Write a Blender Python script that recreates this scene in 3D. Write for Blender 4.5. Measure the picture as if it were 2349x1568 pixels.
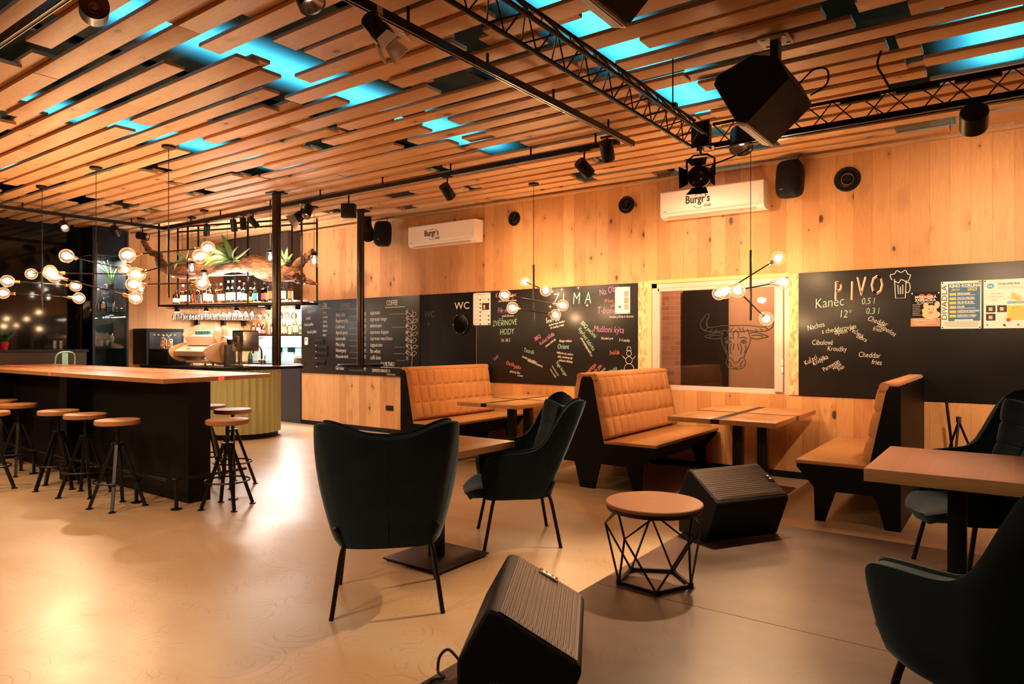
import bpy, bmesh, math, random
from mathutils import Vector, Matrix
R = math.radians
C = bpy.context.scene.collection
for o in list(bpy.data.objects): bpy.data.objects.remove(o)
# ------------------------------------------------------------------ camera
cam_d = bpy.data.cameras.new('camera'); cam = bpy.data.objects.new('camera', cam_d); C.objects.link(cam)
cam.location = (0, 0, 1.45); cam.rotation_euler = (R(90), 0, R(36.13))
cam_d.lens = 24.21; cam_d.sensor_width = 36; cam_d.clip_start = .02; cam_d.clip_end = 100
bpy.context.scene.camera = cam
# ------------------------------------------------------------------ world, view
W = bpy.data.worlds.new('world'); bpy.context.scene.world = W; W.use_nodes = True
W.node_tree.nodes['Background'].inputs[0].default_value = (1, .62, .38, 1)
W.node_tree.nodes['Background'].inputs[1].default_value = .06
vs = bpy.context.scene.view_settings
vs.view_transform = 'Standard'; vs.look = 'None'; vs.gamma = 1; vs.use_curve_mapping = False
vs.exposure = 1.2
bpy.context.scene.cycles.use_denoising = True
bpy.context.scene.cycles.max_bounces = 6
bpy.context.scene.cycles.transparent_max_bounces = 16
bpy.context.scene.cycles.caustics_reflective = False
bpy.context.scene.cycles.caustics_refractive = False
bpy.context.scene.cycles.sample_clamp_indirect = 6
WARM = (1, .65, .37); CYAN = (.10, .78, 1)
def lamp(kind, name, loc, energy, color=WARM, target=None, size=.1, angle=60, blend=.6, sx=1, sy=1):
    d = bpy.data.lights.new(name, kind); d.energy = energy; d.color = color
    if kind == 'SPOT': d.spot_size = R(angle); d.spot_blend = blend; d.shadow_soft_size = size
    elif kind == 'POINT': d.shadow_soft_size = size
    else: d.shape = 'RECTANGLE'; d.size = sx; d.size_y = sy
    o = bpy.data.objects.new(name, d); C.objects.link(o); o.location = loc
    if target is not None: o.rotation_euler = (Vector(target) - Vector(loc)).to_track_quat('-Z', 'Y').to_euler()
    return o
# cyan strips in the void above the planks, shining up at the slab
for (sx, y0, y1, e) in ((-5.42, 1.6, 7.0, 60), (-8.35, 2.0, 6.7, 55), (-2.65, 3.9, 7.4, 42), (-11.6, 3.2, 6.4, 40), (-.08, 5.2, 7.5, 30), (-5.6, -.5, 1.2, 16)):
    lamp('AREA', 'led_strip_light', (sx, (y0+y1)/2, 3.60), e*1.35, CYAN, (sx, (y0+y1)/2, 5), sx=.06, sy=y1-y0).data.spread = R(112)
# unseen spots added behind and above the camera to brighten floor and room
for (lx, ly, tx, ty, e) in ((-3.6, -.8, -4.6, .8, 230), (-2.6, -1.2, -2.9, 2.2, 115), (-6.2, -.8, -6.8, 1.2, 190), (-9.0, .2, -8.8, 1.9, 220), (.9, 1.2, 0.4, 3.0, 35)):
    lamp('SPOT', 'spot_lamp', (lx, ly, 3.2), e, WARM, (tx, ty, 0), .22, 95, .9)
# ------------------------------------------------------------------ mesh builder
class MB:
    def __init__(s): s.bm = bmesh.new(); s.smooth = False
    def _t(s, vs, M):
        if M is not None:
            for v in vs: v.co = M @ v.co
        return vs
    def box(s, c, d, rot=None, bev=0):
        r = bmesh.ops.create_cube(s.bm, size=1)['verts']
        for v in r: v.co = Vector((v.co.x*d[0], v.co.y*d[1], v.co.z*d[2]))
        if bev:
            es = list({e for v in r for e in v.link_edges})
            q = bmesh.ops.bevel(s.bm, geom=es, offset=bev, segments=3, profile=.5, affect='EDGES')
            r = list({v for f in q['faces'] for v in f.verts} | {v for v in r if v.is_valid})
        M = Matrix.Translation(c)
        if rot is not None: M = M @ (rot.to_4x4() if hasattr(rot, 'to_4x4') else Matrix.Rotation(rot, 4, 'Z'))
        s._t(r, M); return s
    def b2(s, x0, x1, y0, y1, z0, z1, bev=0):
        return s.box(((x0+x1)/2, (y0+y1)/2, (z0+z1)/2), (abs(x1-x0), abs(y1-y0), abs(z1-z0)), None, bev)
    def beam(s, a, b, w, h=None):
        a = Vector(a); b = Vector(b); d = b-a
        q = d.to_track_quat('Z', 'Y').to_matrix()
        return s.box((a+b)/2, (w, h or w, d.length), q)
    def tube(s, pts, r, n=8, closed=False, cap=True):
        pts = [Vector(p) for p in pts]; N = len(pts); rings = []
        up = Vector((0, 0, 1)); prev = None
        for i, p in enumerate(pts):
            if closed: t = pts[(i+1) % N]-pts[i-1]
            else: t = pts[min(i+1, N-1)]-pts[max(i-1, 0)]
            t.normalize()
            if prev is None:
                a = t.cross(up)
                if a.length < .1: a = t.cross(Vector((1, 0, 0)))
            else: a = prev-t*prev.dot(t)
            a.normalize(); b = t.cross(a); prev = a
            rr = r[i] if isinstance(r, (list, tuple)) else r
            rings.append([s.bm.verts.new(p+(a*math.cos(6.28318*k/n)+b*math.sin(6.28318*k/n))*rr) for k in range(n)])
        for i in range(N if closed else N-1):
            A = rings[i]; B = rings[(i+1) % N]
            for k in range(n): s.bm.faces.new((A[k], A[(k+1) % n], B[(k+1) % n], B[k]))
        if cap and not closed:
            s.bm.faces.new(rings[0]); s.bm.faces.new(rings[-1][::-1])
        return s
    def cyl(s, a, b, r, n=20, r2=None):
        return s.tube([a, b], [r, r if r2 is None else r2], n)
    def lathe(s, prof, c=(0, 0, 0), n=20, M=None):
        rings = []
        for (r, z) in prof:
            if r < 1e-5: rings.append([s.bm.verts.new(Vector((0, 0, z)))])
            else: rings.append([s.bm.verts.new(Vector((r*math.cos(6.28318*k/n), r*math.sin(6.28318*k/n), z))) for k in range(n)])
        for A, B in zip(rings, rings[1:]):
            for k in range(n):
                a, b = A[k % len(A)], A[(k+1) % len(A)]; c2, d = B[(k+1) % len(B)], B[k % len(B)]
                f = []
                for v in (a, b, c2, d):
                    if v not in f: f.append(v)
                if len(f) > 2: s.bm.faces.new(f)
        vs_ = [v for g in rings for v in g]
        MM = Matrix.Translation(c)
        if M is not None: MM = MM @ M.to_4x4()
        s._t(vs_, MM); return s
    def prism(s, poly, f):   # poly of 2d points, f(u,v,0/1) -> 3d
        A = [s.bm.verts.new(Vector(f(u, v, 0))) for u, v in poly]; B = [s.bm.verts.new(Vector(f(u, v, 1))) for u, v in poly]
        n = len(poly)
        s.bm.faces.new(A); s.bm.faces.new(B[::-1])
        for i in range(n): s.bm.faces.new((A[i], B[i], B[(i+1) % n], A[(i+1) % n]))
        return s
    def grid(s, f, nu, nv, cu=False):
        V = [[s.bm.verts.new(Vector(f(i/nu, j/nv))) for j in range(nv+1)] for i in range(nu if cu else nu+1)]
        for i in range(nu):
            for j in range(nv):
                a = V[i]; b = V[(i+1) % len(V)]
                s.bm.faces.new((a[j], b[j], b[j+1], a[j+1]))
        return s
    def build(s, name, mat, parent=None, smooth=True, ang=35, label=None):
        bmesh.ops.recalc_face_normals(s.bm, faces=s.bm.faces[:])
        me = bpy.data.meshes.new(name); s.bm.to_mesh(me); s.bm.free()
        if smooth:
            me.polygons.foreach_set('use_smooth', [True]*len(me.polygons))
            me.set_sharp_from_angle(angle=R(ang))
        o = bpy.data.objects.new(name, me); C.objects.link(o)
        if mat: me.materials.append(M[mat] if isinstance(mat, str) else mat)
        if parent: o.parent = parent
        if label: o['label'] = label
        return o
def tag(o, label, cat=None, group=None, kind=None):
    if label: o['label'] = label
    if cat: o['category'] = cat
    if group: o['group'] = group
    if kind: o['kind'] = kind
    return o
def thing(name, label, cat, loc=(0, 0, 0), rz=0, group=None, kind=None):
    o = bpy.data.objects.new(name, None); C.objects.link(o); o.location = loc; o.rotation_euler = (0, 0, rz)
    o.empty_display_size = .1
    return tag(o, label, cat, group, kind)
def struct(o, label=None): o['kind'] = 'structure'; return tag(o, label)
def kids(o): return [c for c in bpy.data.objects if c.parent is o]
def dup(o, loc=None, rz=None, label=None, parent=None, k=None):
    k = k or {}
    c = o.copy(); C.objects.link(c)
    if parent is not None: c.parent = parent
    for ch in kids(o): dup(ch, parent=c)
    if loc is not None: c.location = loc
    if rz is not None: c.rotation_euler = (0, 0, rz)
    if label: c['label'] = label
    return c
def subsurf(o, l=2):
    m = o.modifiers.new('s', 'SUBSURF'); m.levels = l; m.render_levels = l; return o
# ------------------------------------------------------------------ materials
M = {}
def nmat(name):
    m = bpy.data.materials.new(name); m.use_nodes = True; nt = m.node_tree; M[name] = m
    return m, nt, nt.nodes['Principled BSDF']
def P_(b, **k):
    for a, v in k.items():
        n = {'col': 'Base Color', 'rough': 'Roughness', 'metal': 'Metallic', 'spec': 'Specular IOR Level', 'trans': 'Transmission Weight', 'alpha': 'Alpha', 'em': 'Emission Color', 'es': 'Emission Strength', 'sheen': 'Sheen Weight', 'sr': 'Sheen Roughness', 'stint': 'Sheen Tint', 'coat': 'Coat Weight', 'ior': 'IOR'}[a]
        if a in ('col', 'em', 'stint'): v = (*v, 1)
        b.inputs[n].default_value = v
def simple(name, col, rough=.5, metal=0, **k):
    m, nt, b = nmat(name); P_(b, col=col, rough=rough, metal=metal, **k); return m
def node(nt, t, **k):
    n = nt.nodes.new(t)
    for a, v in k.items(): setattr(n, a, v)
    return n
def mth(nt, op, a, b=None, c=None):
    n = nt.nodes.new('ShaderNodeMath'); n.operation = op
    for i, v in enumerate((a, b, c)):
        if v is None: continue
        if isinstance(v, (int, float)): n.inputs[i].default_value = v
        else: nt.links.new(v, n.inputs[i])
    return n.outputs[0]
def mixc(nt, fac, a, b, mode='MIX'):
    n = nt.nodes.new('ShaderNodeMix'); n.data_type = 'RGBA'; n.blend_type = mode
    for i, v in ((0, fac), (6, a), (7, b)):
        if isinstance(v, tuple): n.inputs[i].default_value = (*v, 1) if len(v) == 3 else v
        elif isinstance(v, (int, float)): n.inputs[i].default_value = v
        else: nt.links.new(v, n.inputs[i])
    return n.outputs[2]
def ramp(nt, x, stops):
    n = nt.nodes.new('ShaderNodeValToRGB'); nt.links.new(x, n.inputs[0]); e = n.color_ramp.elements
    while len(e) < len(stops): e.new(.5)
    for i, (p, c) in enumerate(stops): e[i].position = p; e[i].color = (*c, 1)
    return n.outputs[0]
def wood(name, axis, base, dark, plank=None, pax=0, rough=.45, knots=.5, seam=True, world=True, scale=1., grain=.8, perobj=False):
    """axis: grain direction 0,1,2; plank: width of boards along pax"""
    m, nt, b = nmat(name)
    if world: src = node(nt, 'ShaderNodeNewGeometry').outputs['Position']
    else: src = node(nt, 'ShaderNodeTexCoord').outputs['Object']
    sep = node(nt, 'ShaderNodeSeparateXYZ'); nt.links.new(src, sep.inputs[0])
    rnd = None
    if plank:
        q = mth(nt, 'DIVIDE', sep.outputs[pax], plank); fl = mth(nt, 'FLOOR', q); fr = mth(nt, 'FRACT', q)
        wn = node(nt, 'ShaderNodeTexWhiteNoise', noise_dimensions='1D'); nt.links.new(fl, wn.inputs['W']); rnd = wn.outputs['Value']
    if perobj:
        rnd = node(nt, 'ShaderNodeObjectInfo').outputs['Random']
    off = node(nt, 'ShaderNodeCombineXYZ')
    if rnd is not None:
        r8 = mth(nt, 'MULTIPLY', rnd, 37.)
        for i in range(3): nt.links.new(r8, off.inputs[i])
    add = node(nt, 'ShaderNodeVectorMath', operation='ADD'); nt.links.new(src, add.inputs[0]); nt.links.new(off.outputs[0], add.inputs[1])
    mp = node(nt, 'ShaderNodeMapping'); nt.links.new(add.outputs[0], mp.inputs[0])
    sc = [9*scale]*3; sc[axis] = .8*scale; mp.inputs['Scale'].default_value = sc
    n1 = node(nt, 'ShaderNodeTexNoise'); nt.links.new(mp.outputs[0], n1.inputs[0]); n1.inputs['Scale'].default_value = 1.; n1.inputs['Detail'].default_value = 4; n1.inputs['Distortion'].default_value = 1.2
    # cathedral grain: rings of a smooth noise
    ring = mth(nt, 'FRACT', mth(nt, 'MULTIPLY', n1.outputs[0], 14.))
    ring = mth(nt, 'ABSOLUTE', mth(nt, 'SUBTRACT', ring, .5))
    n2 = node(nt, 'ShaderNodeTexNoise'); mp2 = node(nt, 'ShaderNodeMapping'); nt.links.new(add.outputs[0], mp2.inputs[0])
    s2 = [120*scale]*3; s2[axis] = 3*scale; mp2.inputs['Scale'].default_value = s2; nt.links.new(mp2.outputs[0], n2.inputs[0]); n2.inputs['Scale'].default_value = 1
    g = mth(nt, 'ADD', mth(nt, 'MULTIPLY', ring, .55*grain), mth(nt, 'MULTIPLY', n2.outputs[0], .5*grain))
    mid = tuple(x*.62+y*.38 for x, y in zip(base, dark))
    col = ramp(nt, g, [(.1, mid), (.62, base)])
    if rnd is not None:
        col = mixc(nt, rnd, col, mixc(nt, 1, col, (.74, .64, .55), 'MULTIPLY'))
    # knots
    vo = node(nt, 'ShaderNodeTexVoronoi'); mp3 = node(nt, 'ShaderNodeMapping'); nt.links.new(add.outputs[0], mp3.inputs[0])
    s3 = [6.5*scale]*3; s3[axis] = 3.6*scale; mp3.inputs['Scale'].default_value = s3; nt.links.new(mp3.outputs[0], vo.inputs[0]); vo.inputs['Scale'].default_value = 1
    kn = node(nt, 'ShaderNodeSeparateColor'); nt.links.new(vo.outputs['Color'], kn.inputs[0])
    has = mth(nt, 'GREATER_THAN', kn.outputs[0], 1-knots)
    rad = mth(nt, 'MULTIPLY_ADD', mth(nt, 'POWER', kn.outputs[1], 3.), .16, .045)
    d1 = mth(nt, 'SUBTRACT', 1., mth(nt, 'DIVIDE', vo.outputs['Distance'], rad))
    d1 = mth(nt, 'MULTIPLY', mth(nt, 'MAXIMUM', mth(nt, 'MINIMUM', mth(nt, 'MULTIPLY', d1, 2.5), 1), 0), has)
    halo = mth(nt, 'SUBTRACT', 1., mth(nt, 'DIVIDE', vo.outputs['Distance'], mth(nt, 'MULTIPLY', rad, 4.)))
    halo = mth(nt, 'MULTIPLY', mth(nt, 'MAXIMUM', halo, 0), mth(nt, 'MULTIPLY', has, .55))
    col = mixc(nt, halo, col, dark)
    col = mixc(nt, mth(nt, 'MULTIPLY', d1, .92), col, tuple(x*.12 for x in dark))
    if plank and seam:
        sm = mth(nt, 'LESS_THAN', mth(nt, 'ABSOLUTE', mth(nt, 'SUBTRACT', fr, .5)), .5-.0016/plank)
        col = mixc(nt, mth(nt, 'SUBTRACT', 1., sm), col, mixc(nt, 1, col, (.62, .54, .47), 'MULTIPLY'))
    nt.links.new(col, b.inputs['Base Color']); b.inputs['Roughness'].default_value = rough
    bp = node(nt, 'ShaderNodeBump'); bp.inputs['Strength'].default_value = .08; nt.links.new(g, bp.inputs['Height']); nt.links.new(bp.outputs[0], b.inputs['Normal'])
    return m
OAK = (.70, .37, .15); OAKD = (.26, .10, .03)
wood('oak_wall', 2, OAK, OAKD, .165, 0, .5, .85)
wood('oak_wall_x', 2, OAK, OAKD, .165, 1, .5, .6)
wood('oak_plank', 0, (.70, .42, .21), OAKD, None, 0, .5, .6, perobj=True)
wood('oak_top', 0, (.58, .31, .12), (.22, .09, .03), .34, 1, .26, .2)
wood('oak_bench', 1, (.58, .31, .12), (.22, .09, .03), .25, 0, .33, .25)
wood('oak_stool', 0, (.50, .25, .10), (.18, .07, .025), None, 0, .4, .1, perobj=True)
wood('walnut', 0, (.22, .10, .048), (.05, .018, .008), None, 0, .35, .0, world=False, perobj=True, grain=1.3)
wood('oak_laminate', 1, (.34, .165, .11), (.14, .06, .04), .11, 0, .3, .0, seam=False)
wood('oak_edge', 0, (.42, .26, .11), (.16, .08, .03), None, 0, .4, .0, grain=1.2)
m, nt, b = nmat('driftwood'); t = node(nt, 'ShaderNodeNewGeometry'); mp = node(nt, 'ShaderNodeMapping'); mp.inputs['Scale'].default_value = (4, 4, 16); nt.links.new(t.outputs['Position'], mp.inputs[0])
n = node(nt, 'ShaderNodeTexNoise'); n.inputs['Scale'].default_value = 2.2; n.inputs['Detail'].default_value = 8; n.inputs['Roughness'].default_value = .7; nt.links.new(mp.outputs[0], n.inputs[0])
nt.links.new(ramp(nt, n.outputs[0], [(.36, (.03, .010, .004)), (.48, (.15, .052, .016)), (.6, (.30, .125, .045)), (.75, (.16, .06, .02))]), b.inputs[0]); P_(b, rough=.7)
bp = node(nt, 'ShaderNodeBump'); bp.inputs['Strength'].default_value = .9; bp.inputs['Distance'].default_value = .03; nt.links.new(n.outputs[0], bp.inputs['Height']); nt.links.new(bp.outputs[0], b.inputs['Normal'])
wood('machine_wood', 2, (.55, .32, .16), (.25, .1, .05), None, 0, .4, 0, scale=2)
simple('black_metal', (.006, .0055, .006), .38, .3, spec=.35)
simple('black_matte', (.004, .004, .005), .6, spec=.2)
simple('black_panel', (.004, .0038, .0042), .5, spec=.12)
simple('slab', (.05, .07, .085), .9)
simple('dark_brown', (.030, .021, .017), .45)
simple('column_metal', (.05, .038, .032), .28, .85)
simple('copper_dark', (.035, .012, .007), .4, .3)
simple('plaster_haze', (.34, .21, .13), .8)  # brown lightened to stand in for room reflections in the window glass
simple('steel', (.55, .52, .50), .25, 1)
simple('warm_steel', (.50, .38, .28), .3, 1)
simple('brass', (.85, .50, .24), .25, 1)
simple('white_plastic', (.82, .74, .70), .35)
simple('paper', (.82, .74, .70), .6)
simple('chalk', (.80, .76, .72), .9)
simple('chalk_pink', (.62, .24, .50), .9)
simple('chalk_teal', (.30, .62, .58), .9)
simple('chalk_red', (.72, .22, .12), .9)
simple('chalk_green', (.40, .66, .50), .9)
simple('chalk_dim', (.10, .095, .09), .9)
simple('ink', (.02, .018, .018), .6)
simple('ink_grey', (.30, .27, .26), .7)
simple('blue_ink', (.03, .13, .24), .5)
simple('sky_ink', (.05, .32, .62), .5)
simple('yellow_ink', (.85, .52, .08), .5)
simple('red_ink', (.55, .05, .03), .5)
simple('flesh_ink', (.85, .45, .28), .5)
simple('pig_dark', (.55, .22, .12), .5)
simple('red_resin', (.75, .04, .03), .15, em=(1, .10, .06), es=.35)  # resin is no lamp; a faint red glow is added as emission
simple('amber_wood_edge', (.5, .26, .1), .4)
simple('green_metal', (.20, .36, .20), .35, .2)
simple('pot_red', (.30, .01, .012), .35)
simple('teal_cup', (.03, .17, .17), .4)
simple('ceramic', (.78, .76, .74), .25)
simple('cream_metal', (.72, .52, .38), .28, .15)
simple('leaf', (.10, .24, .06), .45)
simple('leaf_pale', (.30, .42, .22), .45)
simple('leaf_dark', (.03, .07, .03), .45)
simple('cookie', (.62, .25, .06), .7)
simple('foam', (.55, .50, .22), .8)
simple('pvc', (.60, .47, .42), .4)
simple('brick', (.30, .15, .09), .9)
simple('rubber', (.01, .01, .01), .8)
simple('oak_raw', (.6, .42, .27), .6)
simple('cabinet_blue', (.022, .024, .032), .4)
simple('mirror_dark', (.003, .003, .003), .06, 0, spec=.3)
simple('lens_glass', (.05, .03, .04), .1, .5)
simple('reflector', (.55, .42, .34), .25, 1)
# chalkboard with faint chalk dust
m, nt, b = nmat('chalkboard'); n = node(nt, 'ShaderNodeTexNoise'); n.inputs['Scale'].default_value = 2.2; n.inputs['Detail'].default_value = 5
g = node(nt, 'ShaderNodeNewGeometry'); nt.links.new(g.outputs['Position'], n.inputs[0])
nt.links.new(ramp(nt, n.outputs[0], [(.35, (.005, .0045, .005)), (.8, (.012, .010, .010))]), b.inputs[0]); b.inputs['Roughness'].default_value = .38; b.inputs['Specular IOR Level'].default_value = .35
# polished concrete: trowel arcs, cloudy tints
def concrete(name, c0, c1, c2, r0, r1, arcs=1.):
    m, nt, b = nmat(name); g = node(nt, 'ShaderNodeNewGeometry')
    n = node(nt, 'ShaderNodeTexNoise'); n.inputs['Scale'].default_value = 1.; n.inputs['Detail'].default_value = 5; n.inputs['Roughness'].default_value = .5; n.inputs['Distortion'].default_value = .5
    mp = node(nt, 'ShaderNodeMapping'); mp.inputs['Rotation'].default_value = (0, 0, R(30)); mp.inputs['Scale'].default_value = (.8, 2.2, 1); nt.links.new(g.outputs['Position'], mp.inputs[0]); nt.links.new(mp.outputs[0], n.inputs[0])
    col = ramp(nt, n.outputs[0], [(.22, c0), (.5, c1), (.78, c2)]); nt.nodes[-1].color_ramp.interpolation = 'B_SPLINE'
    # trowel arcs: thin rings around scattered centres
    tot = None
    for k, (sc, th, mul) in enumerate(((2.3, 34., .5), (3.7, 44., .5), (1.5, 46., .5))):
        wob = node(nt, 'ShaderNodeTexNoise'); wob.inputs['Scale'].default_value = 2.5+k; nt.links.new(g.outputs['Position'], wob.inputs[0])
        ad = node(nt, 'ShaderNodeVectorMath', operation='MULTIPLY_ADD'); nt.links.new(wob.outputs['Color'], ad.inputs[0]); ad.inputs[1].default_value = (.09, .09, 0); nt.links.new(g.outputs['Position'], ad.inputs[2])
        v = node(nt, 'ShaderNodeTexVoronoi'); v.voronoi_dimensions = '2D'; v.inputs['Scale'].default_value = sc; nt.links.new(ad.outputs[0], v.inputs[0])
        rg = mth(nt, 'SINE', mth(nt, 'MULTIPLY', v.outputs['Distance'], th/sc*3.))
        rg = mth(nt, 'POWER', mth(nt, 'MAXIMUM', rg, 0.), 22.)
        mk = node(nt, 'ShaderNodeTexNoise'); mk.inputs['Scale'].default_value = 3.1+k*1.3; mk.inputs['Detail'].default_value = 3; nt.links.new(g.outputs['Position'], mk.inputs[0])
        msk = mth(nt, 'MAXIMUM', mth(nt, 'MINIMUM', mth(nt, 'MULTIPLY', mth(nt, 'SUBTRACT', mk.outputs[0], .53), 6.), 1.), 0.)
        a = mth(nt, 'MULTIPLY', mth(nt, 'MULTIPLY', rg, msk), mul*arcs*1.5)
        tot = a if tot is None else mth(nt, 'MAXIMUM', tot, a)
    dk = tuple(x*.50 for x in c0)
    col = mixc(nt, tot, col, (c0[0]*.75, c0[1]*.42, c0[2]*.25))
    nt.links.new(col, b.inputs[0])
    n3 = node(nt, 'ShaderNodeTexNoise'); n3.inputs['Scale'].default_value = 2.2; n3.inputs['Detail'].default_value = 3; nt.links.new(g.outputs['Position'], n3.inputs[0])
    rr = mth(nt, 'MULTIPLY_ADD', n3.outputs[0], (r1-r0)*1.4, r0-.3*(r1-r0)); nt.links.new(mth(nt, 'MAXIMUM', rr, .285), b.inputs['Roughness'])
    b.inputs['Specular IOR Level'].default_value = .48
    bp = node(nt, 'ShaderNodeBump'); bp.inputs['Strength'].default_value = .10; bp.inputs['Distance'].default_value = .004
    nt.links.new(mth(nt, 'ADD', n3.outputs[0], mth(nt, 'MULTIPLY', tot, .15)), bp.inputs['Height']); nt.links.new(bp.outputs[0], b.inputs['Normal'])
concrete('concrete', (.37, .215, .095), (.43, .305, .185), (.45, .375, .28), .295, .40)
concrete('stage_floor', (.042, .026, .020), (.068, .045, .036), (.115, .08, .064), .295, .46, .7)
# velvet and felt
def cloth(name, c0, c1, sheen, st, scale=90, rough=.9):
    m, nt, b = nmat(name); t = node(nt, 'ShaderNodeTexCoord'); n = node(nt, 'ShaderNodeTexNoise'); n.inputs['Scale'].default_value = scale; n.inputs['Detail'].default_value = 6; nt.links.new(t.outputs['Object'], n.inputs[0])
    nt.links.new(ramp(nt, n.outputs[0], [(.3, c0), (.7, c1)]), b.inputs[0]); P_(b, rough=rough, sheen=sheen, stint=st, sr=.35)
    bp = node(nt, 'ShaderNodeBump'); bp.inputs['Strength'].default_value = .15; bp.inputs['Distance'].default_value = .002; nt.links.new(n.outputs[0], bp.inputs['Height']); nt.links.new(bp.outputs[0], b.inputs['Normal'])
cloth('velvet', (.0025, .0095, .016), (.0045, .016, .025), .5, (.34, .56, .74), 8, .8)
M['velvet'].node_tree.nodes['Principled BSDF'].inputs['Specular IOR Level'].default_value = .2
cloth('felt', (.42, .175, .055), (.56, .25, .085), .25, (1, .8, .6), 140)
# stone of the OSB strips
m, nt, b = nmat('osb'); g = node(nt, 'ShaderNodeNewGeometry'); mp = node(nt, 'ShaderNodeMapping'); mp.inputs['Scale'].default_value = (55, 20, 18); nt.links.new(g.outputs['Position'], mp.inputs[0])
n = node(nt, 'ShaderNodeTexVoronoi'); n.inputs['Scale'].default_value = 1; nt.links.new(mp.outputs[0], n.inputs[0]); s_ = node(nt, 'ShaderNodeSeparateColor'); nt.links.new(n.outputs['Color'], s_.inputs[0])
nt.links.new(ramp(nt, s_.outputs[0], [(0, (.42, .24, .10)), (.5, (.62, .42, .22)), (1, (.75, .55, .33))]), b.inputs[0]); b.inputs['Roughness'].default_value = .7
# brick
m, nt, b = nmat('brick_wall'); g = node(nt, 'ShaderNodeNewGeometry'); mp = node(nt, 'ShaderNodeMapping'); mp.inputs['Rotation'].default_value = (R(90), 0, 0); nt.links.new(g.outputs['Position'], mp.inputs[0])
n = node(nt, 'ShaderNodeTexBrick'); n.inputs['Scale'].default_value = 3.4; nt.links.new(mp.outputs[0], n.inputs[0])
for i, c in ((1, (.30, .14, .08)), (2, (.40, .22, .14)), (3, (.35, .27, .2))): n.inputs[i].default_value = (*c, 1)
nt.links.new(n.outputs[0], b.inputs[0]); b.inputs['Roughness'].default_value = .9
# tiles behind the bar
m, nt, b = nmat('tiles'); g = node(nt, 'ShaderNodeNewGeometry'); mp = node(nt, 'ShaderNodeMapping'); mp.inputs['Rotation'].default_value = (R(90), 0, 0); nt.links.new(g.outputs['Position'], mp.inputs[0])
n = node(nt, 'ShaderNodeTexBrick'); n.inputs['Scale'].default_value = 14; n.offset = 0; nt.links.new(mp.outputs[0], n.inputs[0])
for i, c in ((1, (.28, .44, .44)), (2, (.36, .52, .50)), (3, (.62, .66, .62))): n.inputs[i].default_value = (*c, 1)
nt.links.new(n.outputs[0], b.inputs[0]); b.inputs['Roughness'].default_value = .2
# corrugated counter front paint
simple('olive_paint', (.45, .45, .22), .4)
# perforated speaker grille
m, nt, b = nmat('grille'); t = node(nt, 'ShaderNodeTexCoord'); mp = node(nt, 'ShaderNodeMapping'); mp.inputs['Scale'].default_value = (110, 110, 110); nt.links.new(t.outputs['Object'], mp.inputs[0])
v = node(nt, 'ShaderNodeTexVoronoi'); v.inputs['Scale'].default_value = 1; v.inputs['Randomness'].default_value = 0; nt.links.new(mp.outputs[0], v.inputs[0])
nt.links.new(ramp(nt, v.outputs[0], [(.38, (.002, .002, .002)), (.45, (.15, .115, .095))]), b.inputs[0]); P_(b, rough=.45, metal=.4)
def glassy(name, tint, opac=.12, rough=.02, em=0, emc=(1, .6, .3), fres=1.45):
    m, nt, b = nmat(name); nt.nodes.remove(b)
    tr = node(nt, 'ShaderNodeBsdfTransparent'); tr.inputs[0].default_value = (*tint, 1)
    gl = node(nt, 'ShaderNodeBsdfGlossy'); gl.inputs['Roughness'].default_value = rough
    fr = node(nt, 'ShaderNodeFresnel'); fr.inputs[0].default_value = fres
    mx = node(nt, 'ShaderNodeMixShader'); f = mth(nt, 'ADD', fr.outputs[0], opac)
    nt.links.new(f, mx.inputs[0]); nt.links.new(tr.outputs[0], mx.inputs[1]); nt.links.new(gl.outputs[0], mx.inputs[2])
    nt.links.new(mx.outputs[0], nt.nodes['Material Output'].inputs[0]); return m
m = glassy('bulb_glass', (1, .86, .66), .0, fres=1.12); nt = m.node_tree; ad = node(nt, 'ShaderNodeAddShader'); em = node(nt, 'ShaderNodeEmission'); em.inputs[0].default_value = (1, .58, .32, 1); em.inputs[1].default_value = .13
src_ = nt.nodes['Material Output'].inputs[0].links[0].from_socket; nt.links.new(src_, ad.inputs[0]); nt.links.new(em.outputs[0], ad.inputs[1]); nt.links.new(ad.outputs[0], nt.nodes['Material Output'].inputs[0])
glassy('pane_glass', (.78, .72, .66), .03)
glassy('clear_glass', (.96, .97, .96), .10, .14, fres=1.25)
glassy('shelf_glass', (.70, .88, .84), .06)
glassy('cabinet_glass', (.80, .86, .86), .03)
def glow(name, col, s):
    m, nt, b = nmat(name); nt.nodes.remove(b); e = node(nt, 'ShaderNodeEmission'); e.inputs[0].default_value = (*col, 1); e.inputs[1].default_value = s
    nt.links.new(e.outputs[0], nt.nodes['Material Output'].inputs[0])
glow('filament', (1, .68, .42), 105)
glow('filament_cool', (1, .80, .58), 45)
glow('led_white', (1, .93, .86), 22)
glow('lamp_face', (1, .75, .5), 14)
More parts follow.
